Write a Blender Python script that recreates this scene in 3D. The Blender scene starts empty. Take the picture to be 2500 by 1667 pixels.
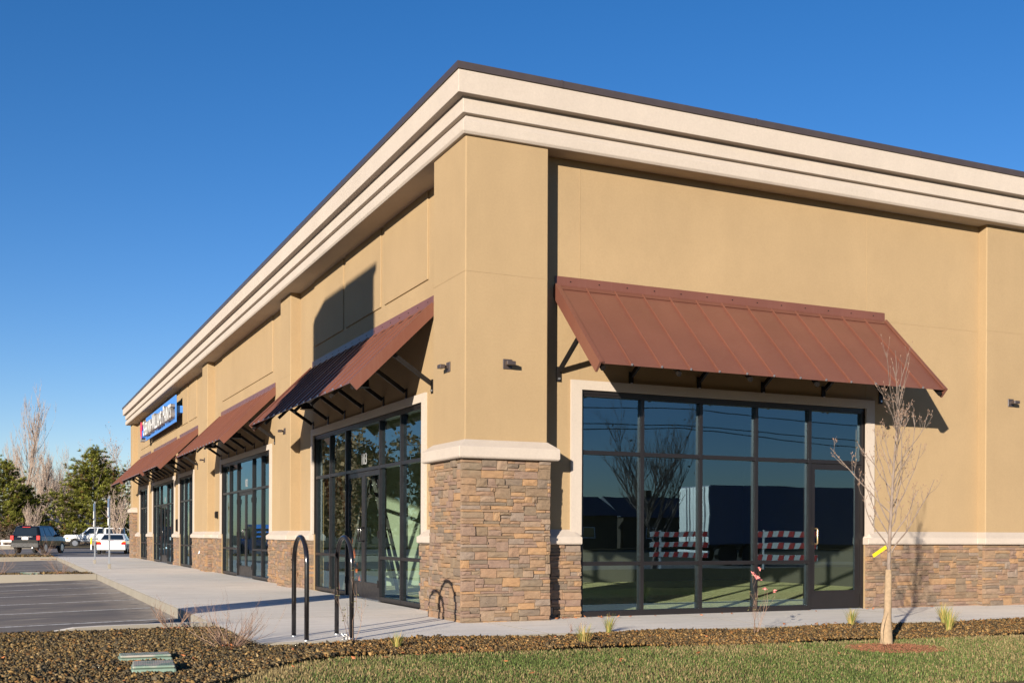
import bpy, bmesh, math, random
import numpy as np
from mathutils import Vector, Matrix
random.seed(7); rng = np.random.default_rng(7)
S = bpy.context.scene
COL = S.collection
R_ = math.radians

# ------------------------------------------------------------------ camera
CAM = np.array([-5.2695, -12.8735, 1.0957]); YAW, PITCH, ROLL = -0.4321, -0.00335, 0.0039
FPX, PX, PY = 2708.6, 1251.93, 1315.26            # in pixels of the 2500 x 1667 photograph
_f = np.array([-math.sin(YAW)*math.cos(PITCH), math.cos(YAW)*math.cos(PITCH), math.sin(PITCH)])
_r = np.array([math.cos(YAW), math.sin(YAW), 0.0]); _u = np.cross(_r, _f)
_r, _u = math.cos(ROLL)*_r + math.sin(ROLL)*_u, -math.sin(ROLL)*_r + math.cos(ROLL)*_u
cd = bpy.data.cameras.new('camera'); cam = bpy.data.objects.new('camera', cd); COL.objects.link(cam)
cam.matrix_world = Matrix(((_r[0], _u[0], -_f[0], CAM[0]), (_r[1], _u[1], -_f[1], CAM[1]), (_r[2], _u[2], -_f[2], CAM[2]), (0, 0, 0, 1)))
cd.sensor_width = 36.0; cd.lens = FPX/2500*36; cd.shift_x = (1250-PX)/2500; cd.shift_y = (PY-833.5)/2500
cd.clip_start = 0.1; cd.clip_end = 5000
S.camera = cam
def ground_at(px, D):
    """world x, y of a thing that stands at photo column px, D metres away"""
    q = CAM + (_f + _r*(px-PX)/FPX)*D
    return float(q[0]), float(q[1])
def view_angle(px):
    d = _f + _r*(px-PX)/FPX
    return math.atan2(d[1], d[0])

# ------------------------------------------------------------------ sky, sun, exposure
SUN = Vector((-1.28, -1.205, 0.385)).normalized()      # towards the sun, from the awning's shadow on the wall
ELEV = math.asin(SUN.z); AZ = math.atan2(SUN.x, SUN.y)
W = bpy.data.worlds.new('World'); S.world = W; W.use_nodes = True
nt = W.node_tree; nt.nodes.clear()
sky = nt.nodes.new('ShaderNodeTexSky'); sky.sky_type = 'NISHITA'; sky.sun_disc = False
sky.sun_elevation = ELEV; sky.sun_rotation = AZ; sky.air_density = 1.0; sky.dust_density = 0.0; sky.ozone_density = 2.2; sky.altitude = 800
bg = nt.nodes.new('ShaderNodeBackground'); bg.inputs[1].default_value = 0.067
wo = nt.nodes.new('ShaderNodeOutputWorld')
hs = nt.nodes.new('ShaderNodeHueSaturation'); hs.inputs['Saturation'].default_value = 1.33
wb = nt.nodes.new('ShaderNodeMix'); wb.data_type = 'RGBA'; wb.blend_type = 'MULTIPLY'; wb.inputs[0].default_value = 1.0; wb.inputs[7].default_value = (0.93, 0.88, 1.09, 1)   # the camera's white balance
nt.links.new(sky.outputs[0], hs.inputs['Color']); nt.links.new(hs.outputs[0], wb.inputs[6]); nt.links.new(wb.outputs[2], bg.inputs[0]); nt.links.new(bg.outputs[0], wo.inputs[0])
sl = bpy.data.lights.new('sun', 'SUN'); sl.energy = 5.0; sl.angle = R_(0.53); sl.color = (1.0, 0.90, 0.76)
so = bpy.data.objects.new('sun', sl); COL.objects.link(so); so.rotation_euler = SUN.to_track_quat('Z', 'Y').to_euler(); so.location = (-30, -30, 20)
S.view_settings.view_transform = 'Standard'; S.view_settings.look = 'None'; S.view_settings.gamma = 1.0
S.view_settings.use_curve_mapping = False; S.view_settings.exposure = 1.0
S.render.engine = 'CYCLES'
cy = S.cycles; cy.max_bounces = 8; cy.diffuse_bounces = 3; cy.glossy_bounces = 4; cy.transparent_max_bounces = 24; cy.transmission_bounces = 6
cy.use_denoising = True; cy.caustics_reflective = False; cy.caustics_refractive = False
cy.sample_clamp_indirect = 6.0

# ------------------------------------------------------------------ mesh helpers
class MB:
    """collects shapes that become ONE mesh object"""
    def __init__(s): s.v = []; s.f = []; s.smooth = False
    def add(s, vs, fs):
        o = len(s.v); s.v += [tuple(map(float, p)) for p in vs]; s.f += [tuple(i+o for i in f) for f in fs]; return s
    def box(s, x0, x1, y0, y1, z0, z1, T=None):
        vs = [(x, y, z) for x in (x0, x1) for y in (y0, y1) for z in (z0, z1)]
        if T: vs = [T(*p) for p in vs]
        return s.add(vs, [(0,1,3,2),(4,6,7,5),(0,4,5,1),(2,3,7,6),(0,2,6,4),(1,5,7,3)])
    def bar(s, a, b, w, h, up=(0,0,1)):
        a = Vector(a); b = Vector(b); d = (b-a).normalized(); u = Vector(up); r = d.cross(u)
        if r.length < 1e-5: r = d.cross(Vector((1,0,0)))
        r.normalize(); u = r.cross(d)
        vs = [p + r*(w/2*i) + u*(h/2*j) for p in (a, b) for i, j in ((-1,-1),(1,-1),(1,1),(-1,1))]
        return s.add(vs, [(0,1,2,3),(4,7,6,5),(0,4,5,1),(1,5,6,2),(2,6,7,3),(3,7,4,0)])
    def tube(s, pts, rad, n=6, cap=True):
        pts = [Vector(p) for p in pts]
        if not hasattr(rad, '__len__'): rad = [rad]*len(pts)
        o = len(s.v); ref = Vector((0.31, 0.17, 0.94))
        prev = None
        for i, p in enumerate(pts):
            d = (pts[min(i+1, len(pts)-1)] - pts[max(i-1, 0)])
            d = d.normalized() if d.length > 1e-9 else Vector((0,0,1))
            if prev is None:
                a = d.cross(ref if abs(d.dot(ref)) < 0.95 else Vector((1,0,0))).normalized()
            else:
                a = (prev - d*prev.dot(d))
                a = a.normalized() if a.length > 1e-6 else d.orthogonal().normalized()
            prev = a; b = d.cross(a)
            for k in range(n):
                t = 2*math.pi*k/n
                q = p + (a*math.cos(t) + b*math.sin(t))*rad[i]
                s.v.append((q.x, q.y, q.z))
        for i in range(len(pts)-1):
            for k in range(n):
                s.f.append((o+i*n+k, o+i*n+(k+1) % n, o+(i+1)*n+(k+1) % n, o+(i+1)*n+k))
        if cap:
            s.f.append(tuple(o+k for k in range(n-1, -1, -1))); s.f.append(tuple(o+(len(pts)-1)*n+k for k in range(n)))
        return s
    def disc(s, c, r, n=16, axis='z', h=0.0):
        """short cylinder: centre of base c, along axis, height h"""
        ax = {'x': (0,1,2), 'y': (1,0,2), 'z': (2,0,1)}[axis]; o = len(s.v)
        for k2 in (0, 1):
            for k in range(n):
                t = 2*math.pi*k/n; p = [0,0,0]; p[ax[0]] = c[ax[0]]+h*k2; p[ax[1]] = c[ax[1]]+r*math.cos(t); p[ax[2]] = c[ax[2]]+r*math.sin(t); s.v.append(tuple(p))
        for k in range(n): s.f.append((o+k, o+(k+1) % n, o+n+(k+1) % n, o+n+k))
        s.f.append(tuple(o+k for k in range(n-1,-1,-1))); s.f.append(tuple(o+n+k for k in range(n)))
        return s
    def loft(s, rings, cap=True):
        """rings of equal length (closed loops)"""
        o = len(s.v); n = len(rings[0])
        for r in rings: s.v += [tuple(map(float, p)) for p in r]
        for i in range(len(rings)-1):
            for k in range(n): s.f.append((o+i*n+k, o+i*n+(k+1) % n, o+(i+1)*n+(k+1) % n, o+(i+1)*n+k))
        if cap: s.f.append(tuple(o+k for k in range(n-1,-1,-1))); s.f.append(tuple(o+(len(rings)-1)*n+k for k in range(n)))
        return s
    def mesh(s, name, mat, smooth=False, recalc=True, bevel=0.0, bseg=1, weld=False):
        me = bpy.data.meshes.new(name)
        me.from_pydata(s.v, [], s.f)
        if recalc or bevel or weld:
            bm = bmesh.new(); bm.from_mesh(me)
            if weld: bmesh.ops.remove_doubles(bm, verts=bm.verts, dist=1e-5)
            if recalc: bmesh.ops.recalc_face_normals(bm, faces=bm.faces)
            if bevel:
                es = [e for e in bm.edges if len(e.link_faces) == 2 and e.calc_face_angle(0) > 0.5]
                bmesh.ops.bevel(bm, geom=es, offset=bevel, segments=bseg, profile=0.5, affect='EDGES', clamp_overlap=True)
            bm.to_mesh(me); bm.free()
        if mat is not None: me.materials.append(mat)
        if smooth: me.polygons.foreach_set('use_smooth', np.ones(len(me.polygons), bool))
        me.update(); return me
    def build(s, name, mat, parent=None, **k):
        return link(name, s.mesh(name, mat, **k), parent)
def link(name, me, parent=None, loc=None, rz=None):
    o = bpy.data.objects.new(name, me); COL.objects.link(o)
    if parent is not None: o.parent = parent
    if loc is not None: o.location = loc
    if rz is not None: o.rotation_euler = (0, 0, rz)
    return o
def empty(name, loc=(0,0,0), rz=0.0):
    o = bpy.data.objects.new(name, None); COL.objects.link(o); o.location = loc; o.rotation_euler = (0,0,rz); o.empty_display_size = 0.2; return o
def tag(o, label=None, cat=None, group=None, kind=None):
    if label: o['label'] = label
    if cat: o['category'] = cat
    if group: o['group'] = group
    if kind: o['kind'] = kind
    return o
def big_mesh(name, V, F, mat, col=None):
    """one mesh from numpy arrays; F is (n,3) or (n,4); col is one colour per vertex"""
    me = bpy.data.meshes.new(name); nv, nf, k = len(V), len(F), F.shape[1]
    me.vertices.add(nv); me.vertices.foreach_set('co', np.ascontiguousarray(V, np.float32).ravel())
    me.loops.add(nf*k); me.loops.foreach_set('vertex_index', np.ascontiguousarray(F, np.int32).ravel())
    me.polygons.add(nf); me.polygons.foreach_set('loop_start', np.arange(0, nf*k, k, dtype=np.int32))
    try: me.polygons.foreach_set('loop_total', np.full(nf, k, np.int32))
    except Exception: pass
    me.update(calc_edges=True)
    if col is not None:
        a = me.color_attributes.new('tint', 'FLOAT_COLOR', 'POINT')
        a.data.foreach_set('color', np.ascontiguousarray(np.c_[col, np.ones(nv)], np.float32).ravel())
    me.materials.append(mat); me.validate(); return me
def rand_rot(n):
    q = rng.normal(size=(n,4)); q /= np.linalg.norm(q, axis=1)[:,None]; w,x,y,z = q.T
    return np.stack([np.stack([1-2*(y*y+z*z), 2*(x*y-z*w), 2*(x*z+y*w)],-1), np.stack([2*(x*y+z*w), 1-2*(x*x+z*z), 2*(y*z-x*w)],-1), np.stack([2*(x*z-y*w), 2*(y*z+x*w), 1-2*(x*x+y*y)],-1)],1)
def in_poly(P, poly):
    x, y = P[:,0], P[:,1]; ins = np.zeros(len(P), bool); n = len(poly); j = n-1
    for i in range(n):
        xi, yi = poly[i]; xj, yj = poly[j]
        c = ((yi > y) != (yj > y)) & (x < (xj-xi)*(y-yi)/((yj-yi) if yj != yi else 1e-9)+xi)
        ins ^= c; j = i
    return ins

# ------------------------------------------------------------------ materials
class N:
    def __init__(s, name):
        s.m = bpy.data.materials.new(name); s.m.use_nodes = True; s.t = s.m.node_tree; s.t.nodes.clear()
        s.out = s.n('OutputMaterial'); s.b = s.n('BsdfPrincipled'); s.l(s.b.outputs[0], s.out.inputs[0])
    def n(s, t, **k):
        o = s.t.nodes.new('ShaderNode'+t)
        for a, b in k.items(): setattr(o, a, b)
        return o
    def l(s, a, b): s.t.links.new(a, b)
    def co(s, scale=(1,1,1), kind='Object'):
        c = s.n('TexCoord')
        if kind == 'World': g = s.n('NewGeometry'); src = g.outputs['Position']
        else: src = c.outputs[kind]
        m = s.n('Mapping'); m.inputs['Scale'].default_value = scale; s.l(src, m.inputs[0]); return m.outputs[0]
    def noise(s, scale, vec=None, detail=4, rough=0.55):
        t = s.n('TexNoise'); t.inputs['Scale'].default_value = scale; t.inputs['Detail'].default_value = detail; t.inputs['Roughness'].default_value = rough
        if vec is not None: s.l(vec, t.inputs['Vector'])
        return t.outputs['Fac']
    def ramp(s, fac, stops, interp='LINEAR'):
        r = s.n('ValToRGB'); s.l(fac, r.inputs[0]); e = r.color_ramp.elements; r.color_ramp.interpolation = interp
        while len(e) < len(stops): e.new(0.5)
        for i, (p, c) in enumerate(stops): e[i].position = p; e[i].color = (*c, 1) if len(c) == 3 else c
        return r.outputs[0]
    def mix(s, fac, a, b, mode='MIX'):
        m = s.n('Mix'); m.data_type = 'RGBA'; m.blend_type = mode
        for inp, v in ((m.inputs[0], fac), (m.inputs[6], a), (m.inputs[7], b)):
            if isinstance(v, (int, float)): inp.default_value = v
            elif isinstance(v, tuple): inp.default_value = (*v, 1)
            else: s.l(v, inp)
        return m.outputs[2]
    def math(s, op, a, b=0.0):
        m = s.n('Math', operation=op)
        for i, v in enumerate((a, b)):
            if isinstance(v, (int, float)): m.inputs[i].default_value = v
            else: s.l(v, m.inputs[i])
        return m.outputs[0]
    def base(s, c):
        if isinstance(c, tuple): s.b.inputs['Base Color'].default_value = (*c, 1)
        else: s.l(c, s.b.inputs['Base Color'])
        return s
    def set(s, rough=None, metal=None, spec=None, coat=None):
        if rough is not None: s.b.inputs['Roughness'].default_value = rough
        if metal is not None: s.b.inputs['Metallic'].default_value = metal
        if spec is not None: s.b.inputs['Specular IOR Level'].default_value = spec
        if coat is not None: s.b.inputs['Coat Weight'].default_value = coat
        return s
    def bump(s, h, strength=0.3, dist=0.01):
        b = s.n('Bump'); b.inputs['Strength'].default_value = strength; b.inputs['Distance'].default_value = dist
        s.l(h, b.inputs['Height']); s.l(b.outputs[0], s.b.inputs['Normal']); return b.outputs[0]
M = {}
def stucco(name, c, var=0.06):
    m = N(name); w = m.co(kind='World')
    lo = tuple(x*(1-var) for x in c); hi = tuple(min(1, x*(1+var)) for x in c)
    a = m.ramp(m.noise(0.55, w, 5, 0.6), [(0.3, lo), (0.7, hi)])
    a = m.mix(m.ramp(m.noise(7, w, 4), [(0.45, (0,0,0)), (0.75, (0.10,)*3)]), a, tuple(x*0.86 for x in c))
    st = m.co((3.0, 3.0, 0.12), 'World')                      # faint rain streaks
    a = m.mix(m.ramp(m.noise(2.2, st, 4), [(0.55, (0,0,0)), (0.8, (0.10,)*3)]), a, tuple(x*0.78 for x in c))
    a = m.mix(1.0, a, m.ramp(m.noise(34, w, 3, 0.7), [(0.3, (0.955,)*3), (0.7, (1.045,)*3)]), 'MULTIPLY')    # trowel grain
    a = m.mix(1.0, a, m.ramp(m.noise(1.7, m.co((1,1,0.45), 'World'), 5, 0.65), [(0.3, (0.965,)*3), (0.7, (1.03,)*3)]), 'MULTIPLY')
    m.base(a).set(0.92, spec=0.2)
    h = m.math('ADD', m.noise(260, w, 3), m.math('MULTIPLY', m.noise(3, w, 2), 1.2))
    m.bump(h, 0.7, 0.006); return m.m
M['tan'] = stucco('tan_stucco', (0.325, 0.230, 0.128))
M['cream'] = stucco('cream_stucco', (0.435, 0.374, 0.318), 0.04)
def paint(name, c, rough=0.4, metal=0.0, spec=0.5, noise=0.08, scale=6):
    m = N(name); w = m.co(kind='World')
    m.base(m.ramp(m.noise(scale, w, 4), [(0.3, tuple(x*(1-noise) for x in c)), (0.7, tuple(min(1,x*(1+noise)) for x in c))])).set(rough, metal, spec)
    r = m.ramp(m.noise(scale*3, w, 3), [(0.3, (rough*0.85,)*3), (0.7, (min(1,rough*1.2),)*3)]); m.l(r, m.b.inputs['Roughness'])
    return m.m
M['bronze'] = paint('dark_bronze_metal', (0.013, 0.011, 0.0115), 0.34, 0.1)
M['coping'] = paint('bronze_coping', (0.062, 0.048, 0.046), 0.36, 0.2)
M['steel_dark'] = paint('black_steel', (0.009, 0.0075, 0.007), 0.5, spec=0.25)
M['zinc'] = paint('zinc', (0.55, 0.57, 0.6), 0.35, 0.9)
M['brass'] = paint('brass', (0.62, 0.45, 0.24), 0.3, 0.9)
M['white'] = paint('white_paint', (0.78, 0.77, 0.74), 0.5)
M['blackgloss'] = paint('gloss_black', (0.010, 0.009, 0.010), 0.16, 0, 0.6)
def awning_paint():
    m = N('brown_awning_paint'); w = m.co(kind='World')
    c = m.ramp(m.noise(1.4, w, 4), [(0.3, (0.125, 0.048, 0.032)), (0.7, (0.148, 0.057, 0.038))])
    st = m.co((9, 9, 0.5), 'World')
    c = m.mix(m.ramp(m.noise(3, st, 4), [(0.5, (0,0,0)), (0.85, (0.22,)*3)]), c, (0.19, 0.10, 0.075))
    m.base(c).set(0.36, 0.0, 0.5); m.bump(m.noise(2.4, w, 2), 0.10, 0.01); return m.m
M['awning'] = awning_paint()
def stone_mat():
    m = N('ledge_stone'); o = m.n('ObjectInfo'); g = m.n('NewGeometry'); w = m.co(kind='World')
    v = m.math('FRACT', m.math('ADD', o.outputs['Random'], g.outputs['Random Per Island']))
    pal = [(0.27,0.185,0.125),(0.225,0.165,0.11),(0.245,0.175,0.14),(0.30,0.20,0.125),(0.205,0.155,0.105),(0.25,0.175,0.145),(0.36,0.225,0.12),(0.19,0.155,0.115),(0.30,0.225,0.165),(0.215,0.15,0.125),(0.40,0.245,0.125),(0.165,0.14,0.115),(0.29,0.19,0.13),(0.24,0.185,0.13),(0.31,0.20,0.13),(0.25,0.21,0.18)]
    pal = [tuple((c*.72+q*.28)*k for c, q, k in zip(p, (0.27,0.195,0.14), (0.835,0.79,0.755))) for p in pal]
    c = m.ramp(v, [(i/len(pal), p) for i, p in enumerate(pal)], 'CONSTANT')
    sx = m.co((1.0, 1.0, 3.0), 'World')
    c = m.mix(0.75, c, m.ramp(m.noise(11, sx, 6, 0.65), [(0.25, (0.62,0.6,0.6)), (0.5, (1,1,1)), (0.8, (1.22,1.16,1.08))]), 'MULTIPLY')
    c = m.mix(m.ramp(m.noise(4.5, w, 4), [(0.55, (0,0,0)), (0.8, (0.35,)*3)]), c, (0.27, 0.22, 0.15))
    c = m.mix(m.ramp(m.noise(38, w, 4), [(0.66, (0,0,0)), (0.75, (0.4,)*3)]), c, (0.42, 0.37, 0.31))
    m.base(c).set(0.9, spec=0.2)
    m.bump(m.math('ADD', m.noise(22, sx, 6, 0.65), m.math('MULTIPLY', m.noise(90, w, 3), 0.4)), 0.7, 0.012); return m.m
M['stone'] = stone_mat()
M['mortar'] = paint('mortar', (0.21, 0.16, 0.12), 0.95)
def concrete(name, c, broom=True, rough=0.85):
    m = N(name); w = m.co(kind='World')
    a = m.ramp(m.noise(0.7, w, 6, 0.6), [(0.25, tuple(x*0.86 for x in c)), (0.55, c), (0.8, tuple(x*1.07 for x in c))])
    a = m.mix(m.ramp(m.noise(5, w, 5, 0.7), [(0.5, (0,0,0)), (0.8, (0.35,)*3)]), a, tuple(x*0.76 for x in c))
    a = m.mix(m.ramp(m.noise(2.3, m.co((0.25, 2.4, 1), 'World'), 4), [(0.46, (0,0,0)), (0.72, (0.5,)*3)]), a, tuple(x*y for x, y in zip(c, (0.80, 0.78, 0.74))))
    a = m.mix(m.ramp(m.noise(60, w, 2), [(0.68, (0,0,0)), (0.72, (0.35,)*3)]), a, tuple(x*0.55 for x in c))
    m.base(a).set(rough, spec=0.25)
    h = m.noise(28, m.co((0.06, 5, 1), 'World'), 3) if broom else m.noise(60, w, 3)
    m.bump(m.math('ADD', h, m.noise(150, w, 2)), 0.35, 0.003); return m.m
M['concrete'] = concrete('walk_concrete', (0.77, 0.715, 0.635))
M['kerb'] = concrete('dimmed_kerb_concrete', (0.25, 0.225, 0.185), False)  # aged kerb tone, also darkened to tame low sun on upright faces
def asphalt():
    m = N('asphalt'); w = m.co(kind='World')
    a = m.ramp(m.noise(180, w, 3), [(0.3, (0.09,0.082,0.080)), (0.6, (0.145,0.132,0.128)), (0.8, (0.22,0.20,0.19))])
    d = m.co((1.0, 0.35, 1), 'World')
    a = m.mix(m.ramp(m.noise(0.55, m.co((0.35, 1.0, 1), 'World'), 6, 0.6), [(0.42, (0,0,0)), (0.72, (0.75,)*3)]), a, (0.29, 0.245, 0.205))
    a = m.mix(m.ramp(m.noise(1.6, m.co((0.4, 1.6, 1), 'World'), 5, 0.7), [(0.54, (0,0,0)), (0.68, (0.65,)*3)]), a, (0.40, 0.34, 0.27))
    g = m.n('NewGeometry'); sx = m.n('SeparateXYZ'); m.l(g.outputs['Position'], sx.inputs[0])      # sand swept up against the kerb
    sand = m.math('MULTIPLY', m.ramp(m.math('ADD', sx.outputs[0], 4.0), [(0.35, (0,0,0)), (0.95, (1,1,1))]), m.ramp(m.noise(3.5, w, 5, 0.7), [(0.35, (0.1,)*3), (0.6, (0.9,)*3)]))
    inside = m.math('LESS_THAN', sx.outputs[1], 44.0); a = m.mix(m.math('MULTIPLY', sand, inside), a, (0.42, 0.36, 0.29))
    m.base(a).set(0.85, spec=0.3); m.bump(m.noise(220, w, 2), 0.6, 0.006); return m.m
M['asphalt'] = asphalt()
def line_paint():
    m = N('line_paint'); w = m.co(kind='World')
    a = m.mix(m.ramp(m.noise(14, w, 5, 0.7), [(0.44, (0,0,0)), (0.60, (0.85,)*3)]), (0.75,0.74,0.72), (0.22,0.20,0.19))
    m.base(a).set(0.8); return m.m
M['line'] = line_paint()
M['yellow_line'] = paint('yellow_paint', (0.62, 0.36, 0.05), 0.7, noise=0.25, scale=20)
def tint_mat(name, rough=0.85, trans=0.0, spec=0.25, mult=None):
    m = N(name); a = m.n('Attribute'); a.attribute_name = 'tint'; c = a.outputs[0]
    if mult: c = m.mix(1.0, c, mult, 'MULTIPLY')
    m.base(c).set(rough, spec=spec)
    if trans:
        t = m.n('BsdfTranslucent'); m.l(c, t.inputs[0]); mx = m.n('MixShader'); mx.inputs[0].default_value = trans
        m.l(m.b.outputs[0], mx.inputs[1]); m.l(t.outputs[0], mx.inputs[2]); m.l(mx.outputs[0], m.out.inputs[0])
    return m.m
M['tint'] = tint_mat('tinted_stones', 0.85)
M['leaf'] = tint_mat('tinted_leaves', 0.6, 0.3)
def soil(name, a, b, scale=12):
    m = N(name); w = m.co(kind='World')
    m.base(m.ramp(m.noise(scale, w, 6, 0.7), [(0.3, a), (0.7, b)])).set(0.95, spec=0.1); m.bump(m.noise(scale*5, w, 4), 0.9, 0.02); return m.m
M['soil'] = soil('gravel_soil', (0.05,0.04,0.026), (0.13,0.10,0.06))
M['turf'] = soil('turf_soil', (0.085,0.075,0.03), (0.17,0.135,0.06), 9)
M['dirt'] = soil('dry_ground', (0.13,0.105,0.065), (0.21,0.165,0.10), 0.8)
def glass(name, tint, wav=1.0, ior=2.55):
    m = N(name); m.t.nodes.remove(m.b); w = m.co(kind='World')
    gl = m.n('BsdfGlossy'); gl.inputs['Roughness'].default_value = 0.0; gl.inputs[0].default_value = (0.52,0.80,1.0,1)
    tr = m.n('BsdfTransparent'); tr.inputs[0].default_value = (*tint, 1)
    bp = m.n('Bump'); bp.inputs['Strength'].default_value = 0.05*wav; bp.inputs['Distance'].default_value = 0.012
    m.l(m.noise(1.35, w, 1), bp.inputs['Height']); m.l(bp.outputs[0], gl.inputs['Normal'])
    fr = m.n('Fresnel'); fr.inputs[0].default_value = ior
    ge = m.n('NewGeometry'); fac = m.math('MULTIPLY', fr.outputs[0], m.math('SUBTRACT', 1.0, ge.outputs['Backfacing']))   # only the outer skin reflects
    mx = m.n('MixShader'); m.l(fac, mx.inputs[0]); m.l(tr.outputs[0], mx.inputs[1]); m.l(gl.outputs[0], mx.inputs[2]); m.l(mx.outputs[0], m.out.inputs[0])
    return m.m
M['glass'] = glass('storefront_glass', (0.91, 0.96, 0.92))
M['carglass'] = paint('dark_car_glass', (0.012, 0.016, 0.018), 0.06, 0, 0.8)
def bark(name, a, b, scale=14):
    m = N(name); w = m.co((1,1,0.25), 'World')
    m.base(m.ramp(m.noise(scale, w, 5, 0.7), [(0.3, a), (0.7, b)])).set(0.9, spec=0.15); m.bump(m.noise(scale*2, w, 4), 0.7, 0.01); return m.m
M['bark'] = bark('grey_brown_bark', (0.13,0.10,0.085), (0.27,0.215,0.185))
M['twig'] = bark('sapling_bark', (0.13,0.095,0.075), (0.27,0.215,0.18), 30)
M['redtwig'] = bark('reddish_twigs', (0.16,0.095,0.07), (0.30,0.205,0.15), 40)
M['paletwig'] = bark('pale_brown_twigs', (0.28,0.21,0.165), (0.44,0.345,0.28), 5)
M['burlap'] = paint('burlap', (0.29, 0.205, 0.125), 0.95, noise=0.18, scale=30)
# ================================================================== the building
XW, YW, XM = 0.375, 0.27, 0.167                     # recessed left wall, recessed right wall, left piers
CW1, CW2 = 1.153, 1.13                              # corner column
YEND = 41.2
TR = lambda u, o, z: (u, YW-o, z)                   # right facade: along, outwards, up
TL = lambda u, o, z: (XW-o, u, z)                   # left facade
bld = empty('retail_building')
tag(bld, 'long tan stucco shop building with cream cornice and stone base', 'building')

def wall_grid(name, T, us, zs, holes, thick, mat):
    mb = MB(); idx = {}
    def solid(i, j):
        if i < 0 or j < 0 or i >= len(us)-1 or j >= len(zs)-1: return False
        uc, zc = (us[i]+us[i+1])/2, (zs[j]+zs[j+1])/2
        return not any(a < uc < b and c < zc < d for a, b, c, d in holes)
    def vid(i, j, k):
        if (i, j, k) not in idx: idx[(i,j,k)] = len(mb.v); mb.v.append(T(us[i], -thick*k, zs[j]))
        return idx[(i,j,k)]
    for i in range(len(us)-1):
        for j in range(len(zs)-1):
            if not solid(i, j): continue
            for k in (0, 1): mb.f.append((vid(i,j,k), vid(i+1,j,k), vid(i+1,j+1,k), vid(i,j+1,k)))
            for di, dj, a, b in ((-1,0,(i,j),(i,j+1)), (1,0,(i+1,j),(i+1,j+1)), (0,-1,(i,j),(i+1,j)), (0,1,(i,j+1),(i+1,j+1))):
                if not solid(i+di, j+dj): mb.f.append((vid(*a,0), vid(*b,0), vid(*b,1), vid(*a,1)))
    return mb.build(name, mat, bld)
HT = 3.05
RW = (1.79, 6.71)
LW = {'E': (2.53, 8.80), 'D': (12.73, 18.95), 'C': (24.0, 27.05), 'B': (28.3, 34.5), 'A': (36.15, 39.1)}
wall_grid('stucco_wall', TR, [CW1, *RW, 22.0], [-0.3, HT, 6.12], [(*RW, -1, HT)], 0.20, M['tan'])
lus = [CW2] + [u for w in ('E','D','C','B','A') for u in LW[w]] + [YEND]
wall_grid('stucco_wall', TL, lus, [-0.3, HT, 6.12], [(*LW[w], -1, HT) for w in LW], 0.20, M['tan'])
MB().box(0, CW1, 0, CW2, 2.06, 6.11).build('corner_column', M['tan'], bld, bevel=0.012, bseg=2)
BK = {'col': MB().box(0.03, CW1-0.03, 0.03, CW2-0.03, -0.3, 2.06).build('stone_veneer', M['mortar'], bld)}
MIDCOL = ((9.95, 10.86), (20.16, 21.06))
for a, b in MIDCOL:
    MB().box(XM, XW+0.02, a, b, 0.98, 6.11).build('pier', M['tan'], bld, bevel=0.01)
MB().box(XM, XW+0.02, 40.3, YEND, 2.06, 6.11).build('pier', M['tan'], bld, bevel=0.01)
MB().box(9.06, 10.3, 0.107, YW+0.02, 0.98, 6.11).build('pier', M['tan'], bld, bevel=0.01)
MB().box(XW, 22, YEND-0.15, YEND-0.004, -0.3, 6.115).build('end_wall', M['tan'], bld)
MB().box(21.9, 22.1, YW+0.3, YEND-0.2, -0.3, 6.115).build('rear_wall', M['tan'], bld)

def sweep(name, path, prof, mat, parent, hip=None, bevel=0.0):
    """profile (o, z) swept along a plan polyline; outwards is to the LEFT of travel. hip=(length, z) chamfers the ends"""
    n = len(path); P = [Vector((*p, 0)) for p in path]; rings = []
    def nrm(i):
        d = (P[i+1]-P[i]).normalized(); return Vector((-d.y, d.x, 0))
    def ring(p, m, zmax=None): return [(p.x+m.x*o, p.y+m.y*o, min(z, zmax) if zmax else z) for o, z in prof]
    for i in range(n):
        a = nrm(max(i-1, 0)); b = nrm(min(i, n-2)); m = a+b; m = m/ (m.dot(a)) if m.dot(a) > 1e-6 else a
        if hip and i == 0:
            rings.append(ring(P[0], m, hip[1])); rings.append(ring(P[0]+(P[1]-P[0]).normalized()*hip[0], m))
        elif hip and i == n-1:
            rings.append(ring(P[i]-(P[i]-P[i-1]).normalized()*hip[0], m)); rings.append(ring(P[i], m, hip[1]))
        else: rings.append(ring(P[i], m))
    mb = MB(); mb.loft(rings); return mb.build(name, mat, parent, bevel=bevel)
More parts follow.
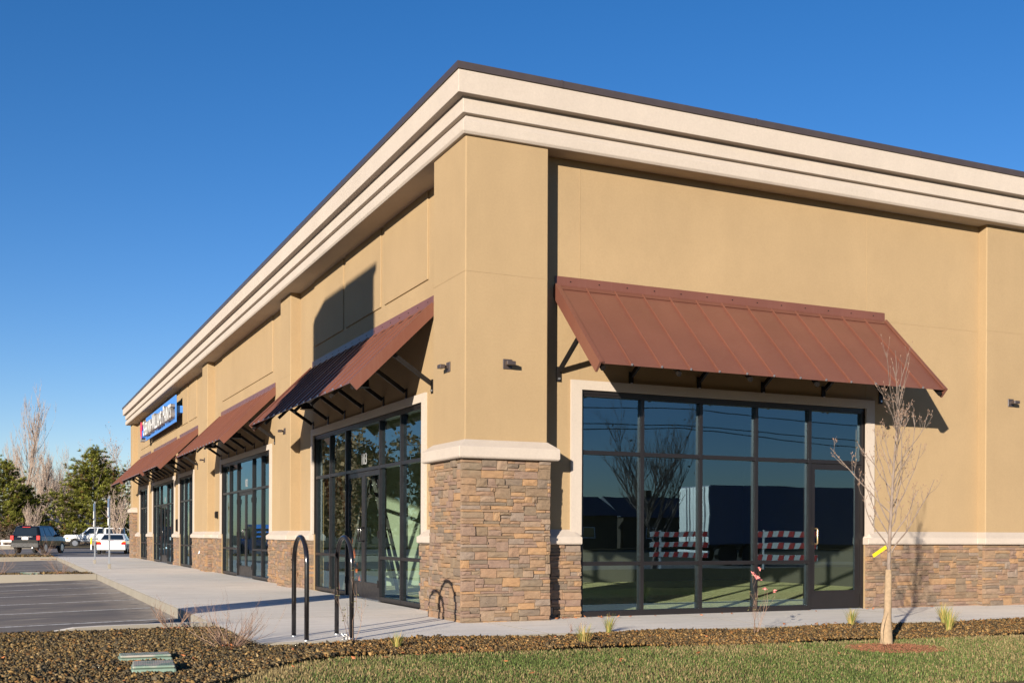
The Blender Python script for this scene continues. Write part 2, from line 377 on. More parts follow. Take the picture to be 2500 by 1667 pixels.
# cornice, swept round the three visible sides (travel: right end -> corner -> far end: outwards is left)
CORN = [(-0.5,6.10),(0.043,6.10),(0.066,6.132),(0.066,6.25),(0.002,6.338),(0.002,6.352),(0.066,6.352),(0.066,6.553),(0.17,6.553),(0.17,6.845),(-0.5,6.845)]
pathC = [(0,YEND), (0,0), (22,0)][::-1]
def corn_path(o): return [(22,-o), (-o,-o), (-o,YEND+o), (22,YEND+o)]
mb = MB(); rings = []
for k in range(4): rings.append([(*corn_path(o)[k], z) for o, z in CORN])
mb.loft(rings); mb.build('cornice', M['cream'], bld, bevel=0.008, bseg=2)
MB().box(0.45, 21.8, 0.45, YEND-0.25, 6.2, 6.3).build('roof', M['steel_dark'], bld)
def coping(a, b, side):
    m = MB(); prof = [(-0.45,6.848),(0.178,6.848),(0.178,6.835),(0.192,6.835),(0.192,6.922),(-0.45,6.93)]
    j = 0.03
    def ring(u, g=0.0, cut=None):
        out = []
        for o, z in prof:
            oo = o+g if o > 0 else o; zz = z+(g if z > 6.9 else 0)
            uu = -oo if cut == 'c' else u
            out.append((uu, -oo, zz) if side == 'R' else (-oo, uu, zz))
        return out
    rs = [ring(a, 0, 'c' if a <= 0 else None), ring(b-j), ring(b-j, 0.004), ring(b, 0.004)]
    m.loft(rs); return m.build('coping_section', M['coping'], bld)
us = [0.0, 1.27] + [1.27+3.05*k for k in range(1, 7)]
for a, b in zip(us, us[1:]): coping(a, b-0.004, 'R')
us = [0.0, 1.9] + [1.9+3.05*k for k in range(1, 13)] + [YEND+0.19]
for a, b in zip(us, us[1:]): coping(a, b-0.004, 'L')
# control joints, raised panels
jm = M['tan']
MB().box(CW1+0.002, 9.055, YW-0.003, YW+0.01, 4.405, 4.413).build('control_joint', jm, bld)
MB().box(9.06, 22, 0.104, 0.12, 4.405, 4.413).build('control_joint', jm, bld)
for x in (1.765, 6.73): MB().box(x-0.004, x+0.004, YW-0.003, YW+0.01, 3.2, 6.09).build('control_joint', jm, bld)
MB().box(0.004, CW1-0.004, -0.003, 0.02, 4.405, 4.412).build('control_joint', jm, bld)
MB().box(-0.003, 0.02, 0.004, CW2-0.004, 4.405, 4.412).build('control_joint', jm, bld)
for a, b in MIDCOL: MB().box(XM-0.003, XM+0.01, a, b, 4.405, 4.412).build('control_joint', jm, bld)
for a, b in ((2.32,4.33),(4.52,6.55),(6.72,8.75),(12.49,18.83),(23.33,24.93),(25.2,26.8),(27.99,34.2),(35.36,38.8)):
    MB().box(XW-0.022, XW+0.01, a, b, 4.81, 6.105).build('stucco_panel', M['tan'], bld, bevel=0.006)
# trims round the openings
def trim(T, u0, u1, w=0.16, t=0.035):
    m = MB()
    for a, b, c, d in ((u0-w, u0, 1.1, 3.05), (u1, u1+w, 1.1, 3.05), (u0-w, u1+w, 3.05, 3.175)): m.box(a, b, -0.06, t, c, d, T)
    return m.build('window_trim', M['cream'], bld, weld=True)
trim(TR, *RW)
for w in LW: trim(TL, *LW[w])
# sills and column caps
SILL = [(-0.02,0.975),(0.095,0.975),(0.112,0.992),(0.112,1.075),(0.0,1.178),(-0.02,1.178)]
CAP = [(-0.05,2.055),(0.105,2.055),(0.125,2.075),(0.125,2.20),(0.0,2.30),(-0.05,2.30)]
# travel with outwards on the left: along the right facade that is from +x to -x, along the left one from -y to +y
def sill(path): return sweep('window_sill', path, SILL, M['cream'], bld, hip=(0.075, 1.075), bevel=0.006)
sill([(1.765, YW), (CW1+0.001, YW)][::1])
sill([(22, 0.107), (9.06, 0.107), (9.06, YW), (6.69, YW)])
sill([(XW, CW2+0.002), (XW, 2.50)])
for (a, b), u0, u1 in ((MIDCOL[0], 8.83, 12.70), (MIDCOL[1], 18.98, 23.97)):
    sill([(XW, u0), (XW, a), (XM, a), (XM, b), (XW, b), (XW, u1)])
sill([(XW, 27.08), (XW, 28.27)]); sill([(XW, 34.53), (XW, 36.12)]); sill([(XW, 39.13), (XW, 40.29)])
mb = MB(); rings = []
for k in range(4):
    rings.append([[(CW1+o, -o), (-o, -o), (-o, CW2+o), (CW1+o, CW2+o)][k] + (z,) for o, z in CAP])
rings.append(rings[0]); mb.loft(rings, cap=False); mb.build('column_cap', M['cream'], bld, bevel=0.008, bseg=2)
sweep('column_cap', [(XW, 40.3), (XM, 40.3), (XM, YEND), (XW, YEND)], CAP, M['cream'], bld, bevel=0.006)

# ------------------------------------------------------------------ ledge stone veneer
def stone_template(seed):
    r = random.Random(seed); nx, nz = 4, 3
    jx = [[r.uniform(-.02,.02) for _ in range(nz)] for _ in range(nx)]
    per = [(i,0) for i in range(nx)] + [(nx-1,j) for j in range(1,nz)] + [(i,nz-1) for i in range(nx-2,-1,-1)] + [(0,j) for j in range(nz-2,0,-1)]
    P = lambda i, j, y, s=1.0, sz=1.0: ((i/(nx-1)-.5)*s, y, (j/(nz-1)-.5)*sz)
    mb = MB(); vs = []
    vs += [P(i,j,0.0,1,1) for i,j in per]
    for i,j in per:
        a = P(i,j,-r.uniform(.62,.85),.985,.97); vs.append((a[0]+r.uniform(-.012,.012), a[1], a[2]+r.uniform(-.035,.035)))
    front = {}
    for i in range(nx):
        for j in range(nz):
            edge = i in (0,nx-1) or j in (0,nz-1)
            a = P(i,j,-1+(r.uniform(0,.10) if edge else r.uniform(-.14,.04)), .975, .93)
            front[(i,j)] = len(vs); vs.append((a[0]+r.uniform(-.02,.02), a[1], a[2]+r.uniform(-.04,.04)))
    n = len(per); fs = []
    for k in range(n):
        k2 = (k+1) % n; fs.append((k,k2,n+k2,n+k)); fs.append((n+k,n+k2,front[per[k2]],front[per[k]]))
    for i in range(nx-1):
        for j in range(nz-1): fs.append((front[(i,j)],front[(i+1,j)],front[(i+1,j+1)],front[(i,j+1)]))
    mb.add(vs, fs); return mb
TEMPL = [stone_template(s) for s in range(14)]
TME = [t.mesh('stone', M['stone']) for t in TEMPL]
TARR = [(np.array(t.v), t.f) for t in TEMPL]
stones = []      # (loc, rotz, scale, template, weight)
def lay(u0, u1, z0, z1, place, seed, bk, prot=(0.040, 0.074)):
    n0 = len(stones)
    r = random.Random(seed); zr = [z0]
    while zr[-1] < z1-0.02: zr.append(zr[-1]+r.uniform(.030,.054))
    zr[-1] = z1; nr = len(zr)-1; st = 0.01; nc = max(1, round((u1-u0)/st))
    occ = [[False]*nc for _ in range(nr)]
    for j in range(nr):
        i = 0
        while i < nc:
            if occ[j][i]: i += 1; continue
            k = r.choices((1,2,3), (0.58,0.33,0.09))[0]; k = min(k, nr-j)
            w = int(r.uniform(.11,.40) / st) if k == 1 else int(r.uniform(.10,.34)/st) if k == 2 else int(r.uniform(.13,.26)/st)
            e = i
            while e < nc and e-i < w and not occ[j][e]: e += 1
            if e < nc and nc-e < 5 and not any(occ[j][e:]): e = nc
            if k > 1 and any(occ[jj][q] for jj in range(j, j+k) for q in range(i, e)): k = 1
            if e-i < 6: k = 1
            for jj in range(j, j+k):
                for q in range(i, e): occ[jj][q] = True
            a, b, c, d = u0+i*st, u0+e*st, zr[j], zr[j+k]
            if u1-b < 0.005: b = u1
            g = 0.0016
            dep = r.uniform(*prot)
            place((a+b)/2, (c+d)/2, b-a-g, d-c-g, dep, r.randrange(14), r)
            i = e
    for k in range(n0, len(stones)): stones[k] = stones[k] + (bk,)
def P_R(y):      # faces -y
    def f(u, z, w, h, d, t, r): stones.append(((u, y, z), 0.0, (w*(1 if r.random() < .5 else 1), d, h), t, (0,-1)))
    return f
def P_L(x):      # faces -x
    def f(u, z, w, h, d, t, r): stones.append(((x, u, z), -math.pi/2, (w, d, h), t, (-1,0)))
    return f
def P_E(x):      # faces +x
    def f(u, z, w, h, d, t, r): stones.append(((x, u, z), math.pi/2, (w, d, h), t, (1,0)))
    return f
def P_N(y):      # faces +y
    def f(u, z, w, h, d, t, r): stones.append(((u, y, z), math.pi, (w, d, h), t, (0,1)))
    return f
ZG = -0.02; ZB = 0.975; ZC = 2.06
def bed(key, *box): BK[key] = MB().box(*box).build('stone_veneer', M['mortar'], bld)
bed('r0', CW1, RW[0]-0.02, YW-0.025, YW+0.01, ZG, ZB+0.01); bed('r1', 6.725, 9.05, YW-0.025, YW+0.01, ZG, ZB+0.01); bed('r2', 9.065, 10.3, 0.09, YW, ZG, ZB+0.01)
bed('l0', XW-0.025, XW+0.01, CW2, 2.48, ZG, ZB+0.01)
for n, (a, b) in enumerate(((27.065,28.285),(34.515,36.135),(39.115,40.29))): bed('f%d' % n, XW-0.025, XW+0.01, a, b, ZG, ZB+0.01)
lay(-0.052, CW1+0.03, ZG, ZC, P_R(0.015), 1, 'col'); lay(0.0, CW2+0.03, ZG, ZC, P_L(0.015), 2, 'col')
lay(0.0, YW, ZG, ZC, P_E(CW1-0.015), 3, 'col'); lay(CW1, 1.775, ZG, ZB, P_R(YW), 4, 'r0')
lay(6.722, 9.06, ZG, ZB, P_R(YW), 5, 'r1'); lay(9.01, 10.35, ZG, ZB, P_R(0.12), 6, 'r2'); lay(0.12, YW, ZG, ZB, P_L(9.07), 16, 'r2'); lay(10.35, 14, ZG, ZB, P_R(YW), 7, 'r2')
lay(CW2, 2.518, ZG, ZB, P_L(XW), 8, 'l0')
for n, ((a, b), u0, u1) in enumerate(((MIDCOL[0], 8.812, 12.718), (MIDCOL[1], 18.962, 23.988))):
    bed('a%d' % n, XW-0.025, XW+0.01, u0+.004, a-0.01, ZG, ZB+0.01); bed('m%d' % n, XM-0.01, XW+0.01, a-0.005, b, ZG, ZB+0.012); bed('b%d' % n, XW-0.025, XW+0.01, b+0.002, u1-.004, ZG, ZB+0.01)
    lay(u0, a-0.04, ZG, ZB, P_L(XW), 20+n, 'a%d' % n); lay(a-0.045, b+0.03, ZG, ZB, P_L(XM+0.012), 30+n, 'm%d' % n); lay(b+0.03, u1, ZG, ZB, P_L(XW), 40+n, 'b%d' % n)
    lay(XM+0.01, XW, ZG, ZB, P_R(a+0.012), 50+n, 'm%d' % n)
for n, (a, b) in enumerate(((27.08,28.27),(34.53,36.12),(39.13,40.27))): lay(a, b, ZG, ZB, P_L(XW), 60+n, 'f%d' % n)
bed('end', XM-0.01, XW+0.01, 40.295, YEND, ZG, ZC+0.01)
lay(40.255, YEND+0.03, ZG, ZC, P_L(XM+0.012), 70, 'end'); lay(XM+0.01, XW, ZG, ZC, P_R(40.312), 71, 'end')
def weight(s):
    p = np.array(s[0]) - CAM; D = p @ _f
    if D < 1: return 0
    u = PX + FPX*(p @ _r)/D
    if u < -20 or u > 2520: return 0
    nx, ny = s[4]; c = -(p[0]*nx + p[1]*ny)/np.linalg.norm(p)
    return max(0, c)*s[2][0]*s[2][2]/D**2
order = sorted(range(len(stones)), key=lambda i: -weight(stones[i]))
for i in order[:300]:
    loc, rz, sc, t, _, bk = stones[i]
    o = link('stone', TME[t], BK[bk], loc, rz); o.scale = sc
VV, rest = [], MB()
for i in order[300:]:
    loc, rz, sc, t, _, bk = stones[i]; v, fs = TARR[t]; v = v*np.array(sc); c, s_ = math.cos(rz), math.sin(rz)
    v = np.c_[v[:,0]*c-v[:,1]*s_, v[:,0]*s_+v[:,1]*c, v[:,2]] + np.array(loc)
    rest.add(v, fs)
tag(rest.build('small_stones', M['stone'], bld, recalc=False), kind='stuff')

# ------------------------------------------------------------------ storefronts and doors
FO = -0.02                                           # frame front, behind the wall face
def pane(T, a, b, c, d, parent, o=FO-0.05):
    return MB().box(a, b, o-0.004, o+0.004, c, d, T).build('glass_pane', M['glass'], parent)
def storefront(T, u0, u1, mulls, door=None):
    fr = MB()
    for a, b, c, d in ((u0, u0+0.05, 0.0, HT), (u1-0.05, u1, 0.0, HT), (u0+0.05, u1-0.05, 2.97, HT)): fr.box(a, b, FO-0.115, FO, c, d, T)
    segs = [(u0+0.05, u1-0.05)] if not door else [(u0+0.05, door[0]-0.025), (door[1]+0.025, u1-0.05)]
    for a, b in segs:
        if b-a > 0.1: fr.box(a, b, FO-0.115, FO, 0.0, 0.075, T)
    frame = fr.build('storefront_frame', M['bronze'], bld)
    MB().box(u0+0.02, u1-0.02, FO+0.003, FO+0.014, 3.0, 3.043, T).build('head_flashing', M['bronze'], frame)
    xs = [u0+0.025] + list(mulls) + [u1-0.025]
    for x in mulls: MB().box(x-0.025, x+0.025, FO-0.118, FO+0.002, 0.004, 2.972, T).build('mullion', M['bronze'], frame)
    for a, b in zip(xs, xs[1:]):
        a, b = a+0.025, b-0.025
        isd = door and a > door[0]-0.1 and b < door[1]+0.1
        MB().box(a, b, FO-0.112, FO-0.002, 2.19, 2.245, T).build('transom_bar', M['bronze'], frame)
        pane(T, a, b, 2.245, 2.97, frame)
        if not isd:
            MB().box(a, b, FO-0.112, FO-0.002, 0.69, 0.742, T).build('transom_bar', M['bronze'], frame)
            pane(T, a, b, 0.742, 2.19, frame); pane(T, a, b, 0.075, 0.69, frame)
    return frame
def door_leaf(T, a, b, hinge_at, handle, hmat):
    z0, z1 = 0.012, 2.185; s = 0.085; m = MB(); o0, o1 = FO-0.075, FO-0.028
    for q in ((a, a+s, z0, z1), (b-s, b, z0, z1), (a+s, b-s, 2.10, z1), (a+s, b-s, z0, 0.285)): m.box(q[0], q[1], o0, o1, q[2], q[3], T)
    leaf = m.build('door', M['bronze'], bld)
    pane(T, a+s, b-s, 0.285, 2.10, leaf, FO-0.05)
    h = MB(); hx = handle
    p = [T(hx, o1, 0.985), T(hx, o1+0.065, 0.985), T(hx, o1+0.065, 1.215), T(hx, o1, 1.215)]
    pts = []
    for k, q in enumerate(p):
        if k in (1, 2):
            q = Vector(q); a_ = (Vector(p[k-1])-q).normalized()*0.022; b_ = (Vector(p[k+1])-q).normalized()*0.022
            pts += [q+a_, q+(a_+b_)*0.3, q+b_]
        else: pts.append(q)
    h.tube(pts, 0.0125, 10); h.build('pull_handle', hmat, leaf, smooth=True)
    for z in (0.28, 1.1, 1.95): MB().box(hinge_at-0.009, hinge_at+0.009, o1-0.004, FO+0.02, z-0.06, z+0.06, T).build('hinge', M['bronze'], leaf)
    return leaf
storefront(TR, *RW, [2.77, 3.735, 4.70, 5.675], (5.70, 6.66))
door_leaf(TR, 5.705, 6.655, 6.655, 5.79, M['brass'])
MB().box(5.70, 6.66, FO-0.11, FO+0.03, -0.01, 0.010, TR).build('threshold', M['zinc'], bld)
M['vinyl'] = paint('pale_vinyl', (0.34, 0.34, 0.34), 0.6)
def number(txt, T, u, z, h):
    o = text_mesh(txt, 0.001); me = o[0]; w = o[1]
    v = np.array([x.co[:] for x in me.vertices]); v[:,0] -= v[:,0].mean(); s = h/o[2]
    for vert, c in zip(me.vertices, v): vert.co = T(u-c[0]*s*0.8, FO-0.044+c[2], z+c[1]*s)
    me.materials.append(M['vinyl']); return link('unit_number', me, bld)
def text_mesh(txt, extrude, bold=0.0):
    cu = bpy.data.curves.new('t', 'FONT'); cu.body = txt; cu.extrude = extrude; cu.size = 1.0; cu.offset = bold; cu.resolution_u = 3
    ob = bpy.data.objects.new('t', cu); COL.objects.link(ob)
    dg = bpy.context.evaluated_depsgraph_get(); dg.update(); me = bpy.data.meshes.new_from_object(ob.evaluated_get(dg))
    bpy.data.objects.remove(ob); bpy.data.curves.remove(cu)
    v = np.array([x.co[:] for x in me.vertices]); v[:,0] -= v[:,0].min(); v[:,1] -= v[:,1].min()
    for a, c in zip(me.vertices, v): a.co = c
    return me, v[:,0].max(), v[:,1].max()
for key, num in (('E','103'),('D','102'),('B','101')):
    u0, u1 = LW[key]; s = (u1-u0)/6.27; b = [u0+1.08*s, u0+2.15*s, u0+4.12*s, u0+5.19*s]
    d0, d1 = b[1]+0.025, b[2]-0.025; mid = (d0+d1)/2
    storefront(TL, u0, u1, b, (d0, d1))
    door_leaf(TL, d0+0.005, mid-0.003, d0+0.005, mid-0.07, M['blackgloss']); door_leaf(TL, mid+0.003, d1-0.005, d1-0.005, mid+0.07, M['blackgloss'])
    MB().box(d0, d1, FO-0.11, FO+0.03, -0.01, 0.010, TL).build('threshold', M['zinc'], bld)
    number(num, TL, mid-0.05, 2.31, 0.2)
for key in ('C','A'):
    u0, u1 = LW[key]; L = u1-u0; storefront(TL, u0, u1, [u0+L/3, u0+2*L/3])
# interiors
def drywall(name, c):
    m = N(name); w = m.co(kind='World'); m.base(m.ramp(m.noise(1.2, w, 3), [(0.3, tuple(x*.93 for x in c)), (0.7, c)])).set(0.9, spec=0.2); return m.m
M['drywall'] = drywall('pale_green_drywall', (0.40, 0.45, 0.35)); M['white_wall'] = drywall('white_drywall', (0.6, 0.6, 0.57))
M['dark_room'] = drywall('darkened_room', (0.07, 0.066, 0.06))  # near-black colour paints in the unlit depth of the rooms
M['fill'] = soil('loose_fill_floor', (0.48,0.46,0.26), (0.80,0.77,0.48), 14)
M['room_floor'] = concrete('room_floor_concrete', (0.20, 0.19, 0.175), False, 0.5)
MB().box(XW+0.21, 11.9, YW+0.21, 10.33, -0.12, -0.015).build('interior_floor', M['fill'], bld)
MB().box(XW+0.21, 11.9, 10.46, 40.9, -0.12, -0.012).build('interior_floor', M['room_floor'], bld)
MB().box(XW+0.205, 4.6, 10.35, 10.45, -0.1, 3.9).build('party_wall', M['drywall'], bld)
MB().box(4.61, 11.9, 10.36, 10.45, -0.1, 3.9).build('party_wall', M['dark_room'], bld)  # this stretch of wall is darkened so no sun patch shows on it
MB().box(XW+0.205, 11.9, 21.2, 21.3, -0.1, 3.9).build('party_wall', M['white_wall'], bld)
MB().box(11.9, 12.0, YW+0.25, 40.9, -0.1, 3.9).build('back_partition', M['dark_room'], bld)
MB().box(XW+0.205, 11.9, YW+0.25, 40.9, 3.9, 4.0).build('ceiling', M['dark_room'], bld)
# ================================================================== awnings
def awning(T, u0, u1, label, nbr):
    L = u1-u0
    ends = [T(u0, 0, 0), T(u1, 0, 0)]
    root = empty('awning', ((ends[0][0]+ends[1][0])/2, (ends[0][1]+ends[1][1])/2, 3.2))
    tag(root, label, 'awning', 'brown metal awnings over the shop windows')
    base = Vector(root.location)
    A, B = (0.045, 4.385), (1.235, 3.205)            # top and bottom of the metal, (outwards, up)
    dx, dz = B[0]-A[0], B[1]-A[1]; ln = math.hypot(dx, dz); nx, nz = -dz/ln, dx/ln; nx, nz = abs(nx), abs(nz)
    def TT(u, o, z): p = T(u, o, z); return (p[0]-base.x, p[1]-base.y, p[2]-base.z)
    def on(t, h): return (A[0]+dx*t + nx*h, A[1]+dz*t + nz*h)
    n = round(L/0.42); w = L/n
    def slab(ua, ub, t0, t1, h0, h1):
        m = MB(); vs = []
        for u in (ua, ub):
            for t in (t0, t1):
                for h in (h0, h1): o, z = on(t, h); vs.append(TT(u, o, z))
        m.add(vs, [(0,1,3,2),(4,6,7,5),(0,4,5,1),(2,3,7,6),(0,2,6,4),(1,5,7,3)]); return m
    pan0 = None
    for k in range(n):
        j = random.uniform(-.002, .002)
        slab(u0+k*w+0.002, u0+(k+1)*w-0.002, 0, 1, j, 0.005+j).build('roof_pan', M['awning'], root)
        if k: slab(u0+k*w-0.007, u0+k*w+0.007, 0.0, 0.995, 0.0, 0.028).build('standing_seam', M['awning'], root, bevel=0.003)
    f = MB(); prof = [(0.001,4.53),(0.012,4.535),(0.014,4.42),(0.105,4.353),(0.103,4.345),(0.003,4.405)]
    f.loft([[TT(u, o, z) for o, z in prof] for u in (u0-0.012, u1+0.012)]); f.build('wall_flashing', M['awning'], root)
    sc = MB(); fs = MB()
    for k in range(n):
        p = TT(u0+(k+.5)*w, 0.014, 4.475); fs.bar(p, tuple(np.array(p)+(np.array(TT(0,0.006,0))-np.array(TT(0,0,0)))), 0.014, 0.014)
        if k: o, z = on(0.996, 0.02); o2, z2 = on(1.006, 0.02); sc.bar(TT(u0+k*w, o, z), TT(u0+k*w, o2, z2), 0.022, 0.022)
    tag(sc.build('fasteners', M['zinc'], root), kind='stuff'); tag(fs.build('flashing_screws', M['steel_dark'], root), kind='stuff')
    for u, s in ((u0, -1), (u1, 1)):
        e = slab(min(u, u+s*0.03), max(u, u+s*0.03), -0.02, 1.005, -0.125, 0.03)
        e.add(slab(min(u-s*0.035, u), max(u-s*0.035, u), -0.0, 1.0, 0.012, 0.032).v, [(0,1,3,2),(4,6,7,5),(0,4,5,1),(2,3,7,6),(0,2,6,4),(1,5,7,3)])
        e.build('edge_trim', M['awning'], root)
    for t in (0.12, 0.5, 0.93):
        o, z = on(t, -0.022); MB().bar(TT(u0+0.032, o, z), TT(u1-0.032, o, z), 0.04, 0.03).build('purlin', M['steel_dark'], root)
    for k in range(nbr):
        u = u0+0.055+(L-0.11)*k/(nbr-1); m = MB()
        o1, z1 = on(0.02, -0.065); o2, z2 = on(1.012, -0.065); m.bar(TT(u, o1, z1), TT(u, o2, z2), 0.045, 0.05)
        m.bar(TT(u, 0.03, 3.285), TT(u, 0.66, 3.70), 0.038, 0.06)
        m.bar(TT(u, 0.0, 3.235), TT(u, 0.012, 3.235), 0.07, 0.20); m.bar(TT(u, 0.0, 4.32), TT(u, 0.012, 4.32), 0.07, 0.14)
        b = m.build('bracket', M['steel_dark'], root)
        for z in (3.175, 4.365):
            q = MB(); q.bar(TT(u, 0.012, z), TT(u, 0.03, z), 0.026, 0.026); q.build('bolt', M['zinc'], b)
    for u in np.linspace(u0+L/4, u1-L/4, 2) if L > 5 else [(u0+u1)/2]:
        p = TT(u, 0.55, 3.40); q = MB(); q.disc((p[0],p[1],p[2]), 0.11, 16, 'z', 0.10); q.disc((p[0],p[1],p[2]-0.012), 0.13, 16, 'z', 0.012)
        q.build('downlight', M['steel_dark'], root)
    return root
awning(TR, 1.40, 7.065, 'brown metal awning over the wide window behind the young tree', 6)
awning(TL, 2.10, 8.93, 'brown metal awning with a dark shadow across it, above door 103', 7)
awning(TL, 12.25, 19.06, 'brown metal awning above the glass doors marked 102', 7)
awning(TL, 23.13, 27.05, 'short brown awning, third along the shaded walk side from the corner', 4)
awning(TL, 27.80, 34.30, 'long brown awning below the blue letter sign', 7)
awning(TL, 35.22, 39.15, 'farthest brown awning at the end of the building', 4)

# ================================================================== wall lights and small wall things
def sconce(face, u, label, z=3.272):
    T = {'R': lambda a, o, c: (a, 0.0-o, c), 'P': lambda a, o, c: (a, 0.107-o, c), 'L': lambda a, o, c: (0.0-o, a, c), 'M': lambda a, o, c: (XM-o, a, c)}[face]
    b = T(u, 0, z); r = empty('wall_light', b)
    TT = lambda a, o, c: tuple(np.array(T(u+a, o, z+c))-np.array(b))
    MB().box(-.063, .063, 0, .014, -.063, .063, TT).build('back_plate', M['coping'], r, bevel=0.003)
    MB().box(-.02, .02, .014, .075, -.02, .02, TT).build('arm', M['coping'], r)
    MB().box(-.058, .058, .075, .14, -.024, .024, TT).build('lamp_head', M['coping'], r, bevel=0.003)
    return tag(r, label, 'wall light', 'small square wall lights')
sconce('R', 0.58, 'small square wall light on the sunny front face of the corner column')
sconce('L', 0.555, 'small square wall light on the left face of the corner column')
sconce('P', 9.60, 'small square wall light at the right edge, beyond the young tree')
sconce('M', 10.42, 'small square wall light on the pier between doors 102 and 103')
sconce('M', 20.60, 'small square wall light on the pier just beyond door 102')
sconce('M', 40.9, 'small square wall light on the far end pier')
r = MB(); r.box(XW-0.07, XW, 19.5, 19.62, 1.55, 1.75).box(XW-0.085, XW-0.07, 19.49, 19.63, 1.57, 1.73)
tag(r.build('key_box', M['steel_dark']), 'small dark box on the wall beside door 102', 'wall box')
r = MB(); r.box(XW-0.06, XW, 27.5, 27.58, 1.19, 1.62); r.box(XW-0.075, XW-0.06, 27.52, 27.56, 1.22, 1.59)
tag(r.build('meter_strip', M['steel_dark']), 'narrow dark upright box on the wall beyond the short awning', 'wall box')
r = MB(); r.tube([(XW-0.05,21.95,0.55),(XW-0.13,21.95,0.55),(XW-0.16,21.95,0.50)], 0.02, 8).disc((XW-0.13,21.95,0.57), 0.035, 10, 'z', 0.012)
tag(r.build('hose_tap', M['zinc']), 'metal hose tap on the stone base beyond door 102', 'tap')

# ================================================================== the letter sign
sg = empty('shop_sign', (0.10, 30.7, 5.35)); tag(sg, 'blue sign board with raised white letters below the cornice', 'sign'); SB = np.array(sg.location)
M['sign_blue'] = paint('sign_blue', (0.055, 0.20, 0.56), 0.4); M['sign_red'] = paint('sign_red', (0.55, 0.02, 0.05), 0.4)
M['silver'] = paint('letter_return', (0.30, 0.27, 0.24), 0.35, 0.6)
MB().box(0.0, 0.035, -4.57, 4.0, -0.45, 0.47).build('sign_board', M['sign_blue'], sg, bevel=0.004)
MB().box(0.035, 0.27, -4.45, 3.9, -0.12, 0.12).build('raceway', M['sign_blue'], sg)
txt = 'SHERWIN-WILLIAMS PAINTS'; y = 3.55; cells = []
raw = {}
for ch in set(txt) - {' '}: raw[ch] = text_mesh(ch, 0.075, 0.018)
big = {0, 8, 17}
wid = [0.36 if c == ' ' else raw[c][1]*(0.60 if i in big else 0.49)+0.07 for i, c in enumerate(txt)]
k = (3.55+4.50)/sum(wid)
for i, c in enumerate(txt):
    if c != ' ':
        me0, w0, h0 = raw[c]; hh = 0.60 if i in big else 0.49; cap = 0.73
        sc = hh/cap if c != '-' else hh/cap
        me = me0.copy(); 
        zo = 0.0 if c != '-' else 0.2
        for v in me.vertices:
            x, yy, z = v.co; v.co = (-(z+0.0), 0 - x*(wid[i]-0.07)/w0*k, yy*sc + zo)
        for p in me.polygons: p.material_index = 1 if p.normal.x < -0.8 else 0
        me.materials.clear(); me.materials.append(M['silver']); me.materials.append(M['white'])
        me.update()
        for p in me.polygons: p.material_index = 1 if abs(p.normal.x) > 0.8 else 0
        link('letter', me, sg, (-0.075, y, -0.31))
    y -= wid[i]*k
lg = MB(); ringp = []
for t in range(20):
    a = 2*math.pi*t/20; ringp.append((0.30*math.cos(a), 0.30*math.sin(a)))
lg.loft([[(-0.15, 4.22+p, q-0.08) for p, q in ringp], [(0.0, 4.22+p, q-0.08) for p, q in ringp]]); lgo = lg.build('emblem', M['sign_blue'], sg)
dr = MB(); pts = [(-.33,.02),(-.33,.2),(-.2,.36),(.1,.40),(.3,.3),(.33,.05),(.22,.0),(.18,-.18),(.10,-.18),(.06,.02),(-.05,.0),(-.09,-.3),(-.17,-.3),(-.2,.0)]
dr.loft([[(-0.165, 4.22+p, q-0.06) for p, q in pts], [(-0.152, 4.22+p, q-0.06) for p, q in pts]]); dr.build('emblem_cap', M['sign_red'], lgo)
MB().box(-0.16, 0.0, 3.98, 4.46, -0.47, -0.40).build('emblem_foot', M['silver'], lgo)

# ================================================================== ground
def sheet(name, xs, ys, zf, mat, kind='structure', parent=None):
    V = [(x, y, zf(x, y)) for x in xs for y in ys]; n = len(ys)
    F = [(i*n+j, (i+1)*n+j, (i+1)*n+j+1, i*n+j+1) for i in range(len(xs)-1) for j in range(n-1)]
    mb = MB(); mb.v = V; mb.f = F; o = mb.build(name, mat, parent, recalc=False)
    if not parent: tag(o, kind=kind)
    return o
sheet('ground', list(np.linspace(-1500, 1500, 13)), list(np.linspace(-1500, 1500, 13)), lambda x, y: -0.42, M['dirt'])
za = lambda x, y: -0.15 - 0.025*max(0, min(-2.9-x, 6.0)) - 0.0
sheet('parking_lot', [-45, -30, -8.9, -2.88], [0.6, 20, 44], za, M['asphalt'])
sheet('parking_lot', [-45, -30, -8.9, -2.88, 45], [44, 60, 98], za, M['asphalt'])
sheet('road', [-80, 0, 120], [-34, -20.5], lambda x, y: -0.28, M['asphalt'])
for k, (y0) in enumerate((17.24, 14.70, 11.98, 9.22, 6.70, 4.06)):
    xs = [-8.9, -2.98]; m = MB(); m.add([(x, yy, za(x, yy)+0.004) for x in xs for yy in (y0-0.055, y0+0.055)], [(0,2,3,1)])
    tag(m.build('parking_line', M['line'], recalc=False), kind='structure')
for y0 in (26.2, 29.0, 31.8, 34.6, 37.4, 53, 56):
    m = MB(); m.add([(x, yy, za(x, yy)+0.004) for x in (-8.9, -3.0) for yy in (y0-0.055, y0+0.055)], [(0,2,3,1)])
    tag(m.build('parking_line', M['line'], recalc=False), kind='structure')
m = MB(); m.add([(-2.6,50.5,-.146),(6,56.0,-.146),(6,56.2,-.146),(-2.6,50.7,-.146)], [(0,1,2,3)]); tag(m.build('parking_line', M['line'], recalc=False), kind='structure')
for a, b in ((22.6,23.4),(24.2,25.2)):
    m = MB(); m.box(-3.10,-2.93, a, b, -0.16, -0.145); tag(m.build('kerb_paint', M['yellow_line']), kind='structure')
